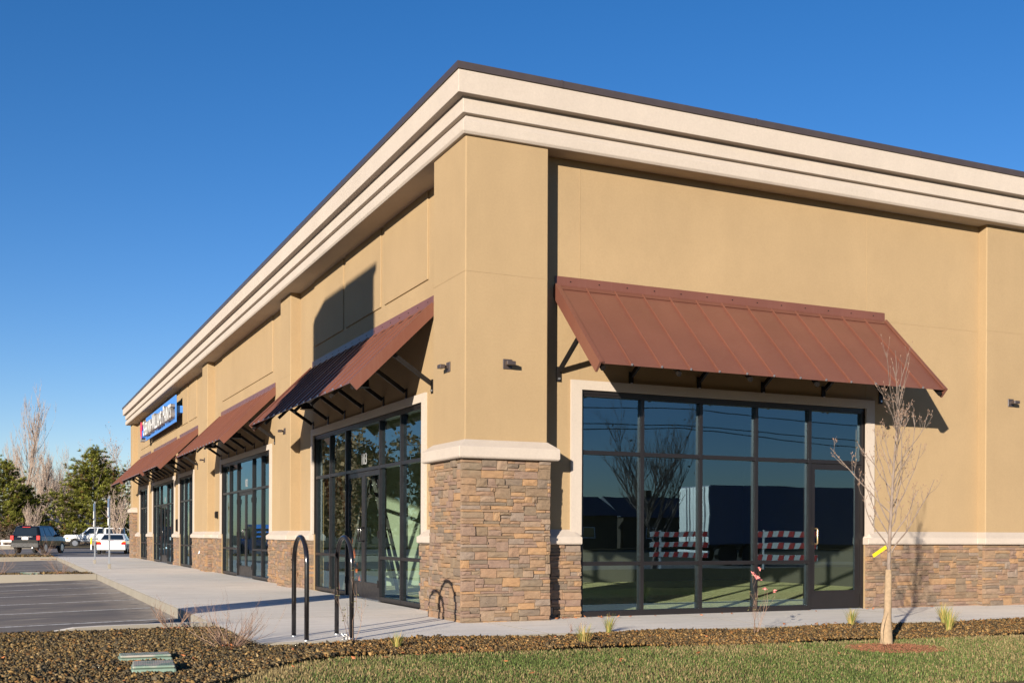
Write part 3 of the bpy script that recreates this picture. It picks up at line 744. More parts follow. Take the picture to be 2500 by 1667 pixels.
# the concrete walk: slabs with open joints on a base
walk = MB().box(-2.86, 0.5, -1.5, 43.1, -0.6, -0.03).box(0.5, 22, -1.5, 0.5, -0.6, -0.031).build('sidewalk', M['kerb']); tag(walk, kind='structure')
def yf(x): return -1.62-0.05*(x+2.9)                # front edge of the walk
def slab(x0, x1, y0, y1, front=False, edge=False):
    a0, a1 = (yf(x0), yf(x1)) if front else (y0, y0)
    zb = -0.45
    vs = [(x0,a0,0),(x1,a1,0),(x1,y1,0),(x0,y1,0)]; vs += [(x,y,zb) for x,y,_ in vs]
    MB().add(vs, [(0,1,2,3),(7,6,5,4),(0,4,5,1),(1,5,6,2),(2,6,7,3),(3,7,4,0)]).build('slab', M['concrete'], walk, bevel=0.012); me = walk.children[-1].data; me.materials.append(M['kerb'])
    for p in me.polygons: p.material_index = 0 if p.normal.z > 0.9 else 1  # sides and bevels painted darker to offset the low sun striking them
ys = [1.62] + [1.62+3.15*k for k in range(1, 13)] + [43.24]
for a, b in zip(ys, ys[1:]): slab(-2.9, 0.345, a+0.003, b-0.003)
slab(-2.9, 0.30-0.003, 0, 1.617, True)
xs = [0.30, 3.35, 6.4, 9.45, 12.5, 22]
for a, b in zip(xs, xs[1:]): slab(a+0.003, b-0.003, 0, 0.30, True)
# kerbs round the planting beds
def kerb(name, pts, w=0.15, top=0.0, bot=-0.42, tops=None):
    P = [Vector((*p, 0)) for p in pts]; rings = []
    for i, p in enumerate(P):
        d = (P[min(i+1, len(P)-1)]-P[max(i-1, 0)]).normalized(); nrm = Vector((-d.y, d.x, 0))*(w/2); t = tops[i] if tops else top
        rings.append([(p.x-nrm.x, p.y-nrm.y, bot), (p.x+nrm.x, p.y+nrm.y, bot), (p.x+nrm.x, p.y+nrm.y, t-0.02), (p.x+nrm.x*.8, p.y+nrm.y*.8, t), (p.x-nrm.x*.9, p.y-nrm.y*.9, t)])
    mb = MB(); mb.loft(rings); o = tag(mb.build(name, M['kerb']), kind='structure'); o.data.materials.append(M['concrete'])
    for p in o.data.polygons: p.material_index = 1 if p.normal.z > 0.8 else 0  # upright faces coloured darker than tops, evening out the low sun
    return o
kerb('kerb', [(-2.905,1.16),(-3.6,1.12),(-4.2,1.06),(-4.5,1.02),(-4.9,0.99),(-6.5,0.95),(-14,0.9)], tops=[0.012,0.012,0.008,0.0,-0.06,-0.10,-0.11])
kerb('kerb', [(-2.91,19.33),(-14,19.33)], 0.16, 0.0); kerb('kerb', [(-2.91,21.7),(-14,21.7)], 0.15, -0.03)
kerb('kerb', [(-2.91,43.33),(-14,43.0)], 0.16, 0.0); kerb('kerb', [(-2.95,50.2),(-14,49.6)], 0.15, -0.02)
kerb('kerb', [(1.5,72.5),(16,74)], 0.3, 0.05); kerb('kerb', [(-16,88),(-2.5,86.5)], 0.3, 0.10)
# beds and lawn
GB = [(-4.6,-7.2),(-4.15,-5.4),(-3.9,-4.62),(-3.62,-4.19),(-3.2,-3.53),(-2.8,-3.14),(-2.46,-2.95),(-1.9,-2.98),(-1.4,-3.0),(-0.34,-3.14),(0.59,-3.21),(1.78,-3.40),(2.94,-3.50),(4.03,-3.56),(5.46,-3.71),(9,-3.95),(16,-4.4)]
bed1 = [(-14,0.93),(-2.92,1.05),(-2.92,-1.64)] + [(16, yf(16))] + GB[::-1] + [(-5.2,-9.5),(-14,-10)]
def flat(name, poly, z, mat):
    m = MB(); m.v = [(x, y, z) for x, y in poly]; m.f = [tuple(range(len(poly)))]; return tag(m.build(name, mat, recalc=False), kind='structure')
flat('planting_bed', bed1[::-1], -0.045, M['soil'])
lawn = GB + [(34,-5.5),(34,-19),(-40,-19),(-40,-10.5),(-14,-10),(-5.2,-9.5)]
flat('lawn', lawn, -0.040, M['turf'])
flat('planting_bed', [(-14,19.4),(-2.95,19.4),(-2.95,21.65),(-14,21.65)], -0.05, M['soil'])
flat('planting_bed', [(-14,43.1),(-2.95,43.4),(-2.95,50.1),(-14,49.6)], -0.05, M['soil'])
flat('verge', [(-40,88.5),(-2.6,87),(60,93),(60,130),(-40,130)], -0.10, M['dirt'])
# --- gravel
IV = np.array([(1,0,0),(-1,0,0),(0,1,0),(0,-1,0),(0,0,1),(0,0,-1)], float)*1.15
IF = np.array([(0,2,4),(2,1,4),(1,3,4),(3,0,4),(2,0,5),(1,2,5),(3,1,5),(0,3,5)]); NI = 6
PAL = np.array([(0.19,0.145,0.075),(0.14,0.115,0.07),(0.24,0.17,0.085),(0.085,0.078,0.062),(0.11,0.10,0.085),(0.28,0.21,0.115),(0.065,0.058,0.05),(0.17,0.145,0.105),(0.31,0.25,0.165),(0.21,0.125,0.06)])*np.array([.68,.585,.41])
def gravel(name, P, size, z, label, pal=PAL, relief=0.02):
    n = len(P); R3 = rand_rot(n); sc = size*rng.lognormal(0, 0.32, n)
    sh = np.stack([rng.uniform(.7,1.25,n), rng.uniform(.6,1.1,n), rng.uniform(.45,.85,n)],1)*sc[:,None]
    tv = IV[None]*sh[:,None]*(1+rng.uniform(-.3,.3,(n,NI,1))) + rng.normal(0,.12,(n,NI,3))*sc[:,None,None]
    V = np.einsum('nij,nkj->nki', R3, tv)
    zz = z + rng.uniform(0, relief, n) - 0.028*np.clip((P[:,1]-.55)/.3, 0, 1)*(P[:,1] < 2) + 0.018*np.sin(P[:,0]*2.3+1)*np.cos(P[:,1]*1.9)
    V += np.concatenate([P, zz[:,None]],1)[:,None]
    F = (IF[None]+NI*np.arange(n)[:,None,None]).reshape(-1,3)
    c = pal[rng.integers(0, len(pal), n)]*rng.uniform(.5,1.5,(n,1)); c = np.repeat(c, NI, 0)
    return tag(link(name, big_mesh(name, V.reshape(-1,3), F, M['tint'], c)), label, 'gravel', kind='stuff')
def pts_in(poly, x0, x1, y0, y1, dens):
    n = int((x1-x0)*(y1-y0)*dens); P = np.c_[rng.uniform(x0,x1,n), rng.uniform(y0,y1,n)]; return P[in_poly(P, poly)]
P = pts_in(bed1, -6.0, -2.45, -6.5, 1.02, 3000); P = P[((P-CAM[:2])@_f[:2]) > 7.9]; gravel('gravel', P, 0.0135, -0.03, 'brown and grey landscape gravel filling the bed at lower left')
P = pts_in(bed1, -2.45, 10.2, -4.4, -1.6, 2600); P = P[P[:,1] < -1.63-0.05*(P[:,0]+2.9)]
gravel('gravel', P, 0.0125, -0.022, 'small brown gravel strip between the lawn and the front walk', PAL*np.array([1.12,1.0,0.88]))
P = pts_in([(-14,19.4),(-2.96,19.4),(-2.96,21.62),(-14,21.62)], -6.5, -2.96, 19.4, 21.62, 420); gravel('gravel', P, 0.026, -0.045, 'gravel in the narrow kerbed island beside the parking bays')
P = pts_in([(-14,43.2),(-2.96,43.4),(-2.96,50.1),(-14,49.6)], -6.5, -2.96, 43.3, 50, 130); gravel('gravel', P, 0.045, -0.04, 'gravel in the far kerbed island before the dark car')
# --- lawn blades
n = 210000; G = np.c_[rng.uniform(-4.4, 11.5, n), rng.uniform(-6.6, -2.85, n)]
D = (G-CAM[:2])@_f[:2]; G = G[in_poly(G + rng.normal(0, .05, G.shape), lawn) & (D > 7.6)]; n = len(G)
def fnoise(P, s, seed):
    r = np.random.default_rng(seed); a = np.zeros(len(P))
    for k in range(6): d = r.normal(size=2)*s*(1.6**k/2); a += np.sin(P@d + r.uniform(0, 7))/1.35**k
    return a/3
patch = fnoise(G, 1.4, 3) + 0.5*fnoise(G, 4.5, 5)
h = rng.uniform(.016,.038,n)*(1+.25*patch); w = rng.uniform(.0022,.0042,n); th = rng.uniform(0, 2*np.pi, n); lean = rng.uniform(.1,.9,n)
d = np.c_[np.cos(th), np.sin(th)]; s = np.c_[-d[:,1], d[:,0]]; b3 = np.c_[G, np.full(n, -.042)]
def lift(xy, z): return np.c_[xy, z]
v0 = b3 + lift(s*w[:,None], np.zeros(n)); v1 = b3 - lift(s*w[:,None], np.zeros(n))
mid = b3 + lift(d*(h*lean*.35)[:,None], h*.6); v2 = mid - lift(s*(w*.8)[:,None], np.zeros(n)); v3 = mid + lift(s*(w*.8)[:,None], np.zeros(n)); v4 = b3 + lift(d*(h*lean)[:,None], h*(1-.25*lean))
V = np.stack([v0,v1,v2,v3,v4],1); o = 5*np.arange(n)[:,None]
F = np.concatenate([o+np.array([0,1,2]), o+np.array([0,2,3]), o+np.array([3,2,4])], 0)
edge = np.min([np.abs(G[:,1]-np.interp(G[:,0], [p[0] for p in GB[1:]], [p[1] for p in GB[1:]])), np.full(n, 9.)], 0)
dry = np.clip(0.38 + .38*patch + .32*np.exp(-edge/.28) + .25*np.clip((-2.4-G[:,0]),0,1), 0.06, 1)
isd = (rng.random(n) < dry)[:,None]
c = np.where(isd, np.array([.33,.25,.12])*rng.uniform(.65,1.3,(n,1)), np.array([.118,.158,.042])*rng.uniform(.6,1.5,(n,1)))
tag(link('grass', big_mesh('grass', V.reshape(-1,3), F, M['leaf'], np.repeat(c, 5, 0))), 'short green and straw coloured lawn grass in the foreground', 'grass', kind='stuff')

# ================================================================== things on the walk and beds
def rack(x, y0, y1, label):
    r = empty('bike_rack', (x, (y0+y1)/2, 0)); h = (y1-y0)/2; zt = 1.07-h; pts = [(0,-h,-0.02),(0,-h,0.4),(0,-h,zt)]
    pts += [(0, -h*math.cos(a), zt+h*math.sin(a)) for a in np.linspace(0, math.pi, 18)[1:-1]] + [(0,h,zt),(0,h,0.4),(0,h,-0.02)]
    MB().tube(pts, 0.0245, 16).build('hoop', M['blackgloss'], r, smooth=True)
    for s in (-1, 1): MB().disc((0, s*h, 0.0), 0.031, 16, 'z', 0.012).build('foot_collar', M['zinc'], r)
    return tag(r, label, 'bike rack', 'black hoop bike racks')
rack(-2.41, -1.61, -1.06, 'black hoop bike rack, the left of the two')
rack(-1.92, -1.57, -1.00, 'black hoop bike rack with the thin rose stems in front')
M['pale_blue'] = paint('faded_blue', (0.13, 0.20, 0.33), 0.5)
def post(x, y, label):
    r = empty('sign_post', (x, y, 0)); MB().box(-.025,.025,-.025,.025,0,2.28).build('post', M['zinc'], r, bevel=0.004)
    MB().box(-.042,.042,-.042,.042,0,.15).build('sleeve', M['kerb'], r, bevel=0.006)
    p = MB().box(-.042,-.034,-.155,.155,1.62,2.2).build('sign_plate', M['pale_blue'], r)
    MB().box(-.046,-.043,-.13,.13,1.66,1.92).build('plate_panel', M['white'], p)
    MB().box(-.042,-.034,-.155,.155,1.36,1.58).build('lower_plate', M['white'], r)
    return tag(r, label, 'sign post', 'parking sign posts on the walk')
post(-2.19, 24.0, 'nearer grey parking sign post with its plate seen edge on')
post(-2.15, 30.5, 'farther grey parking sign post, in front of the white pickup')
M['valve'] = paint('green_plastic', (0.15, 0.215, 0.165), 0.6, noise=0.12, scale=40)
def dusty(m0):
    m = N('dusty_green_plastic'); w = m.co(kind='World')
    m.base(m.mix(m.ramp(m.noise(7, w, 5), [(0.44, (0,0,0)), (0.56, (0.9,)*3)]), (0.16,0.23,0.18), (0.36,0.315,0.27))).set(0.7); return m.m
M['valve_top'] = dusty(None)
def valve_box(cx, cy, w, d, rz, label):
    r = empty('valve_box', (cx, cy, -0.05), rz)
    MB().box(-w/2-.012, w/2+.012, -d/2-.012, d/2+.012, -.08, .055).build('box_rim', M['valve'], r, bevel=0.02, bseg=2)
    lid = MB().box(-w/2, w/2, -d/2, d/2, .058, .078).build('lid', M['valve_top'], r, bevel=0.012, bseg=2)
    m = MB()
    for k in range(int(w/.018)):
        for j in range(int(d/.045)):
            x, y = -w/2+.025+k*.018, -d/2+.03+j*.045
            if x < w/2-.02 and y < d/2-.02: m.bar((x-.005, y-.010, .0776), (x+.005, y+.010, .0776), .005, .002)
    tag(m.build('lid_ribs', M['valve_top'], lid), kind='stuff')
    return tag(r, label, 'valve box', 'green irrigation valve boxes')
valve_box(-4.10, -2.50, 0.43, 0.25, R_(-2), 'dusty green irrigation box lid, the farther of the pair in the gravel')
valve_box(-4.12, -3.28, 0.33, 0.42, R_(-6), 'green irrigation box lid, the nearer of the pair in the gravel')
valve_box(-4.55, 20.5, 0.5, 0.3, 0, 'green irrigation box lid in the far kerbed island')

# --- plants
def tuft(x, y, h, label, n=90, spread=0.10, tilt=(0,0)):
    r = empty('grass_tuft', (x, y, -0.045)); th = rng.uniform(0, 2*np.pi, n); L = h*rng.uniform(.55,1.1,n); lean = rng.uniform(0.05,.55,n); b = rng.uniform(0, spread*.35, n)
    d = np.c_[np.cos(th), np.sin(th)]; s = np.c_[-d[:,1], d[:,0]]; w = rng.uniform(.0018,.0035,n)
    V = []; q = np.zeros((n,3)); q[:,:2] = d*b[:,None]
    for t, ww in ((0,1),(.35,1),(.7,.8),(1,.15)):
        p = q.copy(); p[:,:2] += d*(L*lean*t**1.6)[:,None] + np.array(tilt)*L[:,None]*t; p[:,2] += L*t*(1-.25*lean*t); e = np.c_[s*(w*ww)[:,None], np.zeros(n)]; V += [p-e, p+e]
    V = np.stack(V, 1); o = 8*np.arange(n)[:,None]; F = np.concatenate([o+np.array([2*k,2*k+1,2*k+3,2*k+2]) for k in range(3)], 0)
    c = np.where((rng.random(n) < .55)[:,None], np.array([.50,.37,.13]), np.array([.20,.25,.05]))*rng.uniform(.7,1.25,(n,1))
    link('blades', big_mesh('blades', V.reshape(-1,3), F, M['leaf'], np.repeat(c, 8, 0)), r)
    return tag(r, label, 'grass tuft', 'young ornamental grass tufts in the gravel strip')
tuft(-1.72,-2.46,.20,'sparse grass tuft in the gravel strip in front of the stone column, left', 60)
tuft(0.18,-2.82,.24,'green grass tuft leaning apart, right of the stone column', 100, .16)
tuft(1.01,-1.86,.26,'straw tipped grass tuft close to the walk below the first window pane', 90, .07, (.12,.0))
tuft(4.32,-2.12,.27,'grass tuft on the walk edge left of the young tree', 110, .08, (.1,0))
tuft(5.80,-2.18,.29,'upright grass tuft right of the young tree, the farther of two', 130, .07)
tuft(4.95,-3.08,.30,'straw coloured grass tuft right of the young tree, the nearer of two', 130, .09, (.1,.0))
TWMIN = 0.0012
def twigs(mb, p, d, L, r, depth, rnd, buds=None, up=0.25, spread=0.6, nseg=4, kids=(2,4), shrink=.62, wob=.12):
    p = Vector(p); d = Vector(d).normalized(); pts = [p.copy()]; rr = [r]
    for k in range(nseg):
        d = (d + Vector((rnd.gauss(0,wob), rnd.gauss(0,wob), rnd.gauss(0,wob)+up*.25))).normalized(); p = p + d*(L/nseg); pts.append(p.copy()); rr.append(r*(1-.62*(k+1)/nseg))
    mb.tube(pts, rr, 5 if r > .006 else 3, cap=False)
    if buds is not None and depth == 0: buds.append((pts[-1], d))
    if depth > 0:
        for _ in range(rnd.randint(*kids)):
            t = rnd.uniform(.25,1); i = min(int(t*nseg), nseg-1); q = pts[i].lerp(pts[i+1], t*nseg-i)
            dd = (pts[i+1]-pts[i]).normalized(); side = dd.cross(Vector((rnd.gauss(0,1), rnd.gauss(0,1), rnd.gauss(0,1)))).normalized()
            twigs(mb, q, dd*(1-spread*.5)+side*spread*rnd.uniform(.6,1.1)+Vector((0,0,up)), L*shrink*rnd.uniform(.7,1.15), max(rr[i]*.62, TWMIN), depth-1, rnd, buds, up, spread, max(2,nseg-1), kids, shrink, wob)
def shrub(x, y, h, n, label, mat, seed, flat_=.7, z=-.045, leaves=20):
    r = empty('bare_shrub', (x, y, z)); mb = MB(); rnd = random.Random(seed)
    for k in range(n):
        a = rnd.uniform(0, 6.28); e = rnd.uniform(.35,1.0)
        twigs(mb, (.04*math.cos(a), .04*math.sin(a), 0), (math.cos(a)*flat_, math.sin(a)*flat_, e), h*rnd.uniform(.5,1), rnd.uniform(.0035,.006), 2, rnd, None, .3, .5, 4, (1,3), .5)
    mb.build('stems', mat, r, recalc=False)
    m = MB()
    for k in range(leaves):
        a = rnd.uniform(0,6.28); q = Vector((rnd.uniform(0,.2)*math.cos(a), rnd.uniform(0,.2)*math.sin(a), rnd.uniform(.01,.06)))
        leaf_at(m, q, rnd, rnd.uniform(.015,.03))
    m.build('dead_leaves', M['deadleaf'], r, recalc=False)
    return tag(r, label, 'shrub', 'bare winter shrubs')
def leaf_at(m, q, rnd, s):
    a = Vector((rnd.gauss(0,1), rnd.gauss(0,1), rnd.gauss(0,.35))).normalized(); b = a.cross(Vector((rnd.gauss(0,.5), rnd.gauss(0,.5), 1))).normalized(); c = a.cross(b)
    q = Vector(q); m.add([q-a*s, q-a*.2*s+b*.55*s+c*.15*s, q+a*s, q-a*.2*s-b*.55*s+c*.15*s, q+a*.1*s-c*.15*s], [(0,1,4),(1,2,4),(2,3,4),(3,0,4)])
M['deadleaf'] = paint('dead_leaves', (0.34, 0.115, 0.04), 0.7, noise=0.5, scale=25)
shrub(-3.44, 0.72, .40, 20, 'bare reddish shrub at the corner of the parking bay kerb', M['redtwig'], 3)
shrub(-3.22, -1.75, .50, 40, 'bare pale shrub with many thin stems beside the walk corner', M['redtwig'], 4, .9)
shrub(-3.75, 20.5, .62, 16, 'bare reddish shrub in the near kerbed island', M['redtwig'], 5)
shrub(-3.25, 47.5, 1.0, 20, 'bare brown shrub below the dark parked car', M['redtwig'], 6)
shrub(-5.32, 20.4, .7, 12, 'bare shrub at the left edge of the near kerbed island', M['redtwig'], 8)
shrub(-4.9, 47.0, .7, 12, 'low bare shrub at left in the far kerbed island', M['redtwig'], 9)
shrub(0.72, -1.62, .16, 7, 'tiny bare twigs in the gravel below the first window pane', M['redtwig'], 10, .5, leaves=3)
M['pink'] = paint('pink_petals', (0.80, 0.27, 0.25), 0.6, noise=0.2, scale=60); M['roseleaf'] = paint('rose_leaves', (0.14, 0.13, 0.05), 0.6, noise=0.4, scale=50)
def rose(x, y, h, n, flowers, label, seed, leaves=30):
    r = empty('rose_bush', (x, y, -.045)); mb = MB(); rnd = random.Random(seed); buds = []
    for k in range(n):
        a = rnd.uniform(0,6.28); twigs(mb, (.015*math.cos(a),.015*math.sin(a),0), (math.cos(a)*.35, math.sin(a)*.35, 1), h*rnd.uniform(.6,1), .004, 2, rnd, buds, .35, .5, 5, (1,3), .42)
    mb.build('stems', M['redtwig'], r, recalc=False); m = MB()
    rnd.shuffle(buds)
    for k in range(leaves):
        q, d = buds[k % len(buds)]; leaf_at(m, q+Vector((rnd.gauss(0,.02), rnd.gauss(0,.02), rnd.gauss(0,.02))), rnd, rnd.uniform(.01,.018))
    m.build('leaves', M['roseleaf'], r, recalc=False)
    top = sorted(buds, key=lambda b: -b[0].z)
    for q, d in top[:flowers]:
        f = MB()
        for _ in range(9): leaf_at(f, q+Vector((rnd.gauss(0,.008), rnd.gauss(0,.008), rnd.gauss(0,.008))), rnd, .019)
        f.build('flower', M['pink'], r, recalc=False)
    return tag(r, label, 'rose bush', 'thin rose bushes')
rose(2.54, -2.53, .62, 5, 8, 'thin rose bush with pink blooms before the window', 5, 26)
rose(-1.98, -1.78, .70, 4, 0, 'leggy rose stems growing in front of the right bike rack', 12, 46)
tg = MB(); rnd = random.Random(2)
for _ in range(16): leaf_at(tg, (-2.02+rnd.gauss(0,.03), -1.72+rnd.gauss(0,.02), .0+rnd.uniform(-.02,.07)), rnd, .032)
tag(tg.build('paper_scrap', M['white'], recalc=False), 'crumpled white paper at the foot of the rose stems', 'litter')
lv = MB(); rnd = random.Random(9)
for cx, cy, sx, sy, k, zz in ((1.55,.12,.22,.04,12,.012),(2.05,.10,.30,.03,8,.012),(3.2,.05,1.2,.05,8,.012),(6.9,.1,.5,.03,4,.012),(-3.5,-2.6,.8,1.3,16,.0),(2,-2.6,3,.35,16,.0),(1.5,-4.2,3,.5,16,.01),(-2.2,-3.4,.5,.3,6,.01),(-2.96,20,.05,.6,14,-.12),(-3.3,43.2,.4,.05,30,-.1),(4.0,-1.9,.4,.1,6,.012)):
    for _ in range(k): leaf_at(lv, (cx+rnd.gauss(0,sx), cy+rnd.gauss(0,sy)*.6 - (0.05 if cy > -.01 and cy < .2 else 0), zz+rnd.uniform(0,.015)), rnd, rnd.uniform(.015,.035))
tag(lv.build('fallen_leaves', M['deadleaf'], recalc=False), 'scattered dead orange leaves on the walk, gravel and lawn', 'leaves', kind='stuff')

# ================================================================== the young tree
tr = empty('young_tree', (3.11, -4.02, -0.045)); tag(tr, 'slender bare young tree with wrapped trunk on the lawn', 'tree')
rnd = random.Random(21); trunk = MB(); br = MB(); buds = []
tp = [(0,0,0),(0.0,0,.3),(.015,0,.76),(.03,0,1.2),(.06,0,1.6),(.09,0,2.0),(.12,.0,2.3)]
trunk.tube(tp, [.030,.026,.022,.018,.014,.010,.008], 10, cap=False); trunk.build('trunk', M['twig'], tr, smooth=True, recalc=False)
def tpos(z):
    for a, b in zip(tp, tp[1:]):
        if a[2] <= z <= b[2]: t = (z-a[2])/(b[2]-a[2]); return Vector(a).lerp(Vector(b), t)
    return Vector(tp[-1])
for k in range(24):
    k = k*29/23; z = .95 + 1.35*(k/29)**.95; a = k*2.4+rnd.uniform(-.4,.4); el = 1.15 + .8*(k/29)
    L = (1.0-.45*(k/29))*rnd.uniform(.55,1.1)
    twigs(br, tpos(z), (math.cos(a)*.95, math.sin(a)*.95, el), L, .0085-.003*(k/29), 2, rnd, buds, .42, .75, 6, (3,6), .26, .13)
for a, e in ((.4,5),(2.4,5),(4.5,6),(1.2,9)): twigs(br, tp[-1], (math.cos(a), math.sin(a), e), .78, .006, 1, rnd, buds, .3, .4, 6, (4,7), .25, .06)
br.build('branches', M['twig'], tr, recalc=False)
bd = MB()
for q, d in buds: bd.tube([q-d*.004, q+d*.006, q+d*.018], [.0022,.0042,.001], 5)
tag(bd.build('buds', M['redtwig'], tr, recalc=False), kind='stuff')
# burlap wrap with a loose fold at its foot
wr = MB(); n = 18; rings = []
for z, rr in ((.0,.062),(.05,.066),(.12,.060),(.22,.046),(.34,.038),(.5,.036),(.7,.034),(.80,.033)):
    c = tpos(z); rings.append([(c.x+rr*(1+.10*math.sin(3*t+z*9)+(.35 if z < .25 else 0)*math.cos(t-3.4)*(1-z/.25 if z < .25 else 0))*math.cos(t), c.y+rr*(1+.1*math.sin(2*t+z*7))*math.sin(t), z) for t in [2*math.pi*k/n for k in range(n)]])
wr.loft(rings, cap=False); wrap = wr.build('burlap_wrap', M['burlap'], tr, smooth=True)
fl = MB(); A = []
for k in range(9):
    t = k/8; A.append([(-.03-.10*math.sin(t*2.6)*(1-abs(j-1)*.15), -.045-.02*math.sin(t*3)+.02*j, .36*(1-t)+.012*j) for j in range(3)])
for k in range(8):
    for j in range(2): fl.add([A[k][j], A[k+1][j], A[k+1][j+1], A[k][j+1]], [(0,1,2,3)])
fl.build('burlap_fold', M['burlap'], wrap, smooth=True)
M['tag_yellow'] = paint('yellow_tag', (0.85, 0.62, 0.02), 0.5)
MB().bar((-.235,-.045,.945),(-.065,-.045,1.035),.012,.034,(0,0,1)).build('plant_tag', M['tag_yellow'], tr)
MB().tube([(-.07,-.045,1.02),(-.02,-.035,.99),(.035,-.02,1.04),(.05,-.01,.93)], .003, 4).build('tag_string', M['burlap'], tr)
# mulch ring
mc = MB(); rnd = random.Random(4); mc.v = [(2.98+.38*math.cos(t)+.0, -4.28+.34*math.sin(t), -.036+.0) for t in np.linspace(0,2*math.pi,24)[:-1]]; mc.f = [tuple(range(23))]
mul = mc.build('mulch_ring', soil('mulch_base', (0.05,0.025,0.015), (0.12,0.05,0.028), 40), recalc=False); tag(mul, 'round patch of reddish bark mulch at the foot of the young tree', 'mulch', kind='stuff')
ch = MB()
for _ in range(2300):
    a = rnd.uniform(0,6.28); q = math.sqrt(rnd.random()); c = Vector((2.98+.52*q*math.cos(a), -4.28+.46*q*math.sin(a), -.032+rnd.uniform(0,.03)*(1.1-q))); e = Vector((rnd.gauss(0,1), rnd.gauss(0,1), rnd.gauss(0,.3))).normalized()*rnd.uniform(.008,.024); ch.bar(c-e, c+e, rnd.uniform(.004,.009), .004)
M['bark_chip'] = paint('bark_chips', (0.19, 0.075, 0.036), 0.9, noise=0.6, scale=60)
tag(ch.build('bark_chips', M['bark_chip'], mul, recalc=False), kind='stuff')
# ================================================================== vehicles
M['tyre'] = paint('tyre_rubber', (0.02, 0.02, 0.02), 0.9); M['alloy'] = paint('wheel_alloy', (0.45, 0.46, 0.48), 0.35, 0.8)
def carpaint(name, c):
    m = N(name); m.base(c).set(0.12, 0.0, 0.5, 0.0); return m.m
M['car_black'] = carpaint('dark_car_paint', (0.007, 0.008, 0.0095)); M['car_white'] = carpaint('white_car_paint', (0.72, 0.72, 0.70))
M['car_blue'] = carpaint('blue_truck_paint', (0.03, 0.14, 0.42)); M['lamp_red'] = paint('red_lamp', (0.45, 0.012, 0.012), 0.15); M['lamp_amber'] = paint('amber_lamp', (0.75, 0.25, 0.02), 0.2)
M['plate'] = paint('number_plate', (0.62, 0.56, 0.52), 0.5, noise=0.2, scale=30); M['plastic'] = paint('black_plastic', (0.012, 0.012, 0.013), 0.6)
M['wood'] = paint('raw_timber', (0.55, 0.32, 0.13), 0.8, noise=0.25, scale=8)
def prism(mb, pts, t):
    P = [Vector(p) for p in pts]; nn = (P[1]-P[0]).cross(P[2]-P[0]).normalized()*t; n = len(P)
    mb.add([p for p in P]+[p+nn for p in P], [tuple(range(n-1,-1,-1)), tuple(range(n,2*n))]+[(k,(k+1)%n,n+(k+1)%n,n+k) for k in range(n)]); return mb
def body_ring(x, zb, zt, w):
    return [(x,-w*.90,zb),(x,-w,zb+.14),(x,-w,zb+(zt-zb)*.62),(x,-w*.95,zt),(x,w*.95,zt),(x,w,zb+(zt-zb)*.62),(x,w,zb+.14),(x,w*.90,zb)]
def vehicle(name, label, spec, px, D, turn, paint_, cat='car', loc=None, head=None):
    x, y = loc if loc else ground_at(px, D)
    r = empty(name, (x, y, za(x, y)), head if head is not None else view_angle(px)+turn); tag(r, label, cat, 'vehicles parked beyond the building' if cat != 'trailer' else None)
    b = MB(); b.loft([body_ring(*s) for s in spec['body']]); body = b.build('body', paint_, r, bevel=0.02)
    for cabin in spec['cabins']:
        lo, hi, mat = cabin['lo'], cabin['hi'], paint_         # (x0,x1,w,z)
        def ring(q, k): x0, x1, w, z = q; c = 0.10*k; return [(x0,-w+c,z),(x0+c,-w,z),(x1-c,-w,z),(x1,-w+c,z),(x1,w-c,z),(x1-c,w,z),(x0+c,w,z),(x0,w-c,z)]
        c = MB(); top2 = (hi[0]+.12, hi[1]-.12, hi[2]-.12, hi[3]+.045)
        c.loft([ring(lo, 1), ring(hi, 1), ring(top2, 1)]); c.build('cabin', mat, r, bevel=0.015)
        for s in (-1, 1):                                      # side windows between given fractions
            for f0, f1 in cabin['side']:
                g = MB(); q = []
                for f, lv in ((f0,.10),(f1,.10),(f1,.90),(f0,.90)):
                    xx = (lo[0]+(lo[1]-lo[0])*f)*(1-lv)+(hi[0]+(hi[1]-hi[0])*f)*lv; yy = lo[2]*(1-lv)+hi[2]*lv; zz = lo[3]*(1-lv)+hi[3]*lv; q.append((xx, s*(yy+.004), zz))
                prism(g, q if s < 0 else q[::-1], .008); g.build('side_window', M['carglass'], r)
        for e, nm in ((0, 'rear_window'), (1, 'windscreen')):
            if not cabin.get(nm, True): continue
            g = MB(); q = []
            for sy, lv in ((-1,.10),(1,.10),(1,.90),(-1,.90)):
                xx = lo[e]*(1-lv)+hi[e]*lv + (-.006 if e == 0 else .006); yy = (lo[2]*(1-lv)+hi[2]*lv)*.82*sy; zz = lo[3]*(1-lv)+hi[3]*lv; q.append((xx, yy, zz))
            prism(g, q[::-1] if e == 0 else q, .008); g.build(nm, M['carglass'], r)
    R, wx, tw = spec['wheel_r'], spec['wheels'], spec['track']
    for xx in wx:
        for s in (-1, 1):
            t = MB(); t.disc((xx, s*tw-(.2 if s > 0 else 0), R), R, 24, 'y', .20); ty = t.build('wheel', M['tyre'], r, bevel=0.02)
            k = MB(); k.disc((xx, s*(tw+.004)-(.03 if s > 0 else 0), R), R*.64, 16, 'y', .03); k.build('rim', M['alloy'], ty)
            a = MB(); pts = [(xx+(R+.07)*math.cos(q), s*(tw-.03), R+(R+.07)*math.sin(q)) for q in np.linspace(-.1, math.pi+.1, 14)]
            prism(a, pts if s < 0 else pts[::-1], .012); a.build('wheel_arch', M['plastic'], r)
    for nm, mat, x0, x1, y0, y1, z0, z1 in spec['bits']: MB().box(x0, x1, y0, y1, z0, z1).build(nm, M[mat], r, bevel=0.008)
    return r
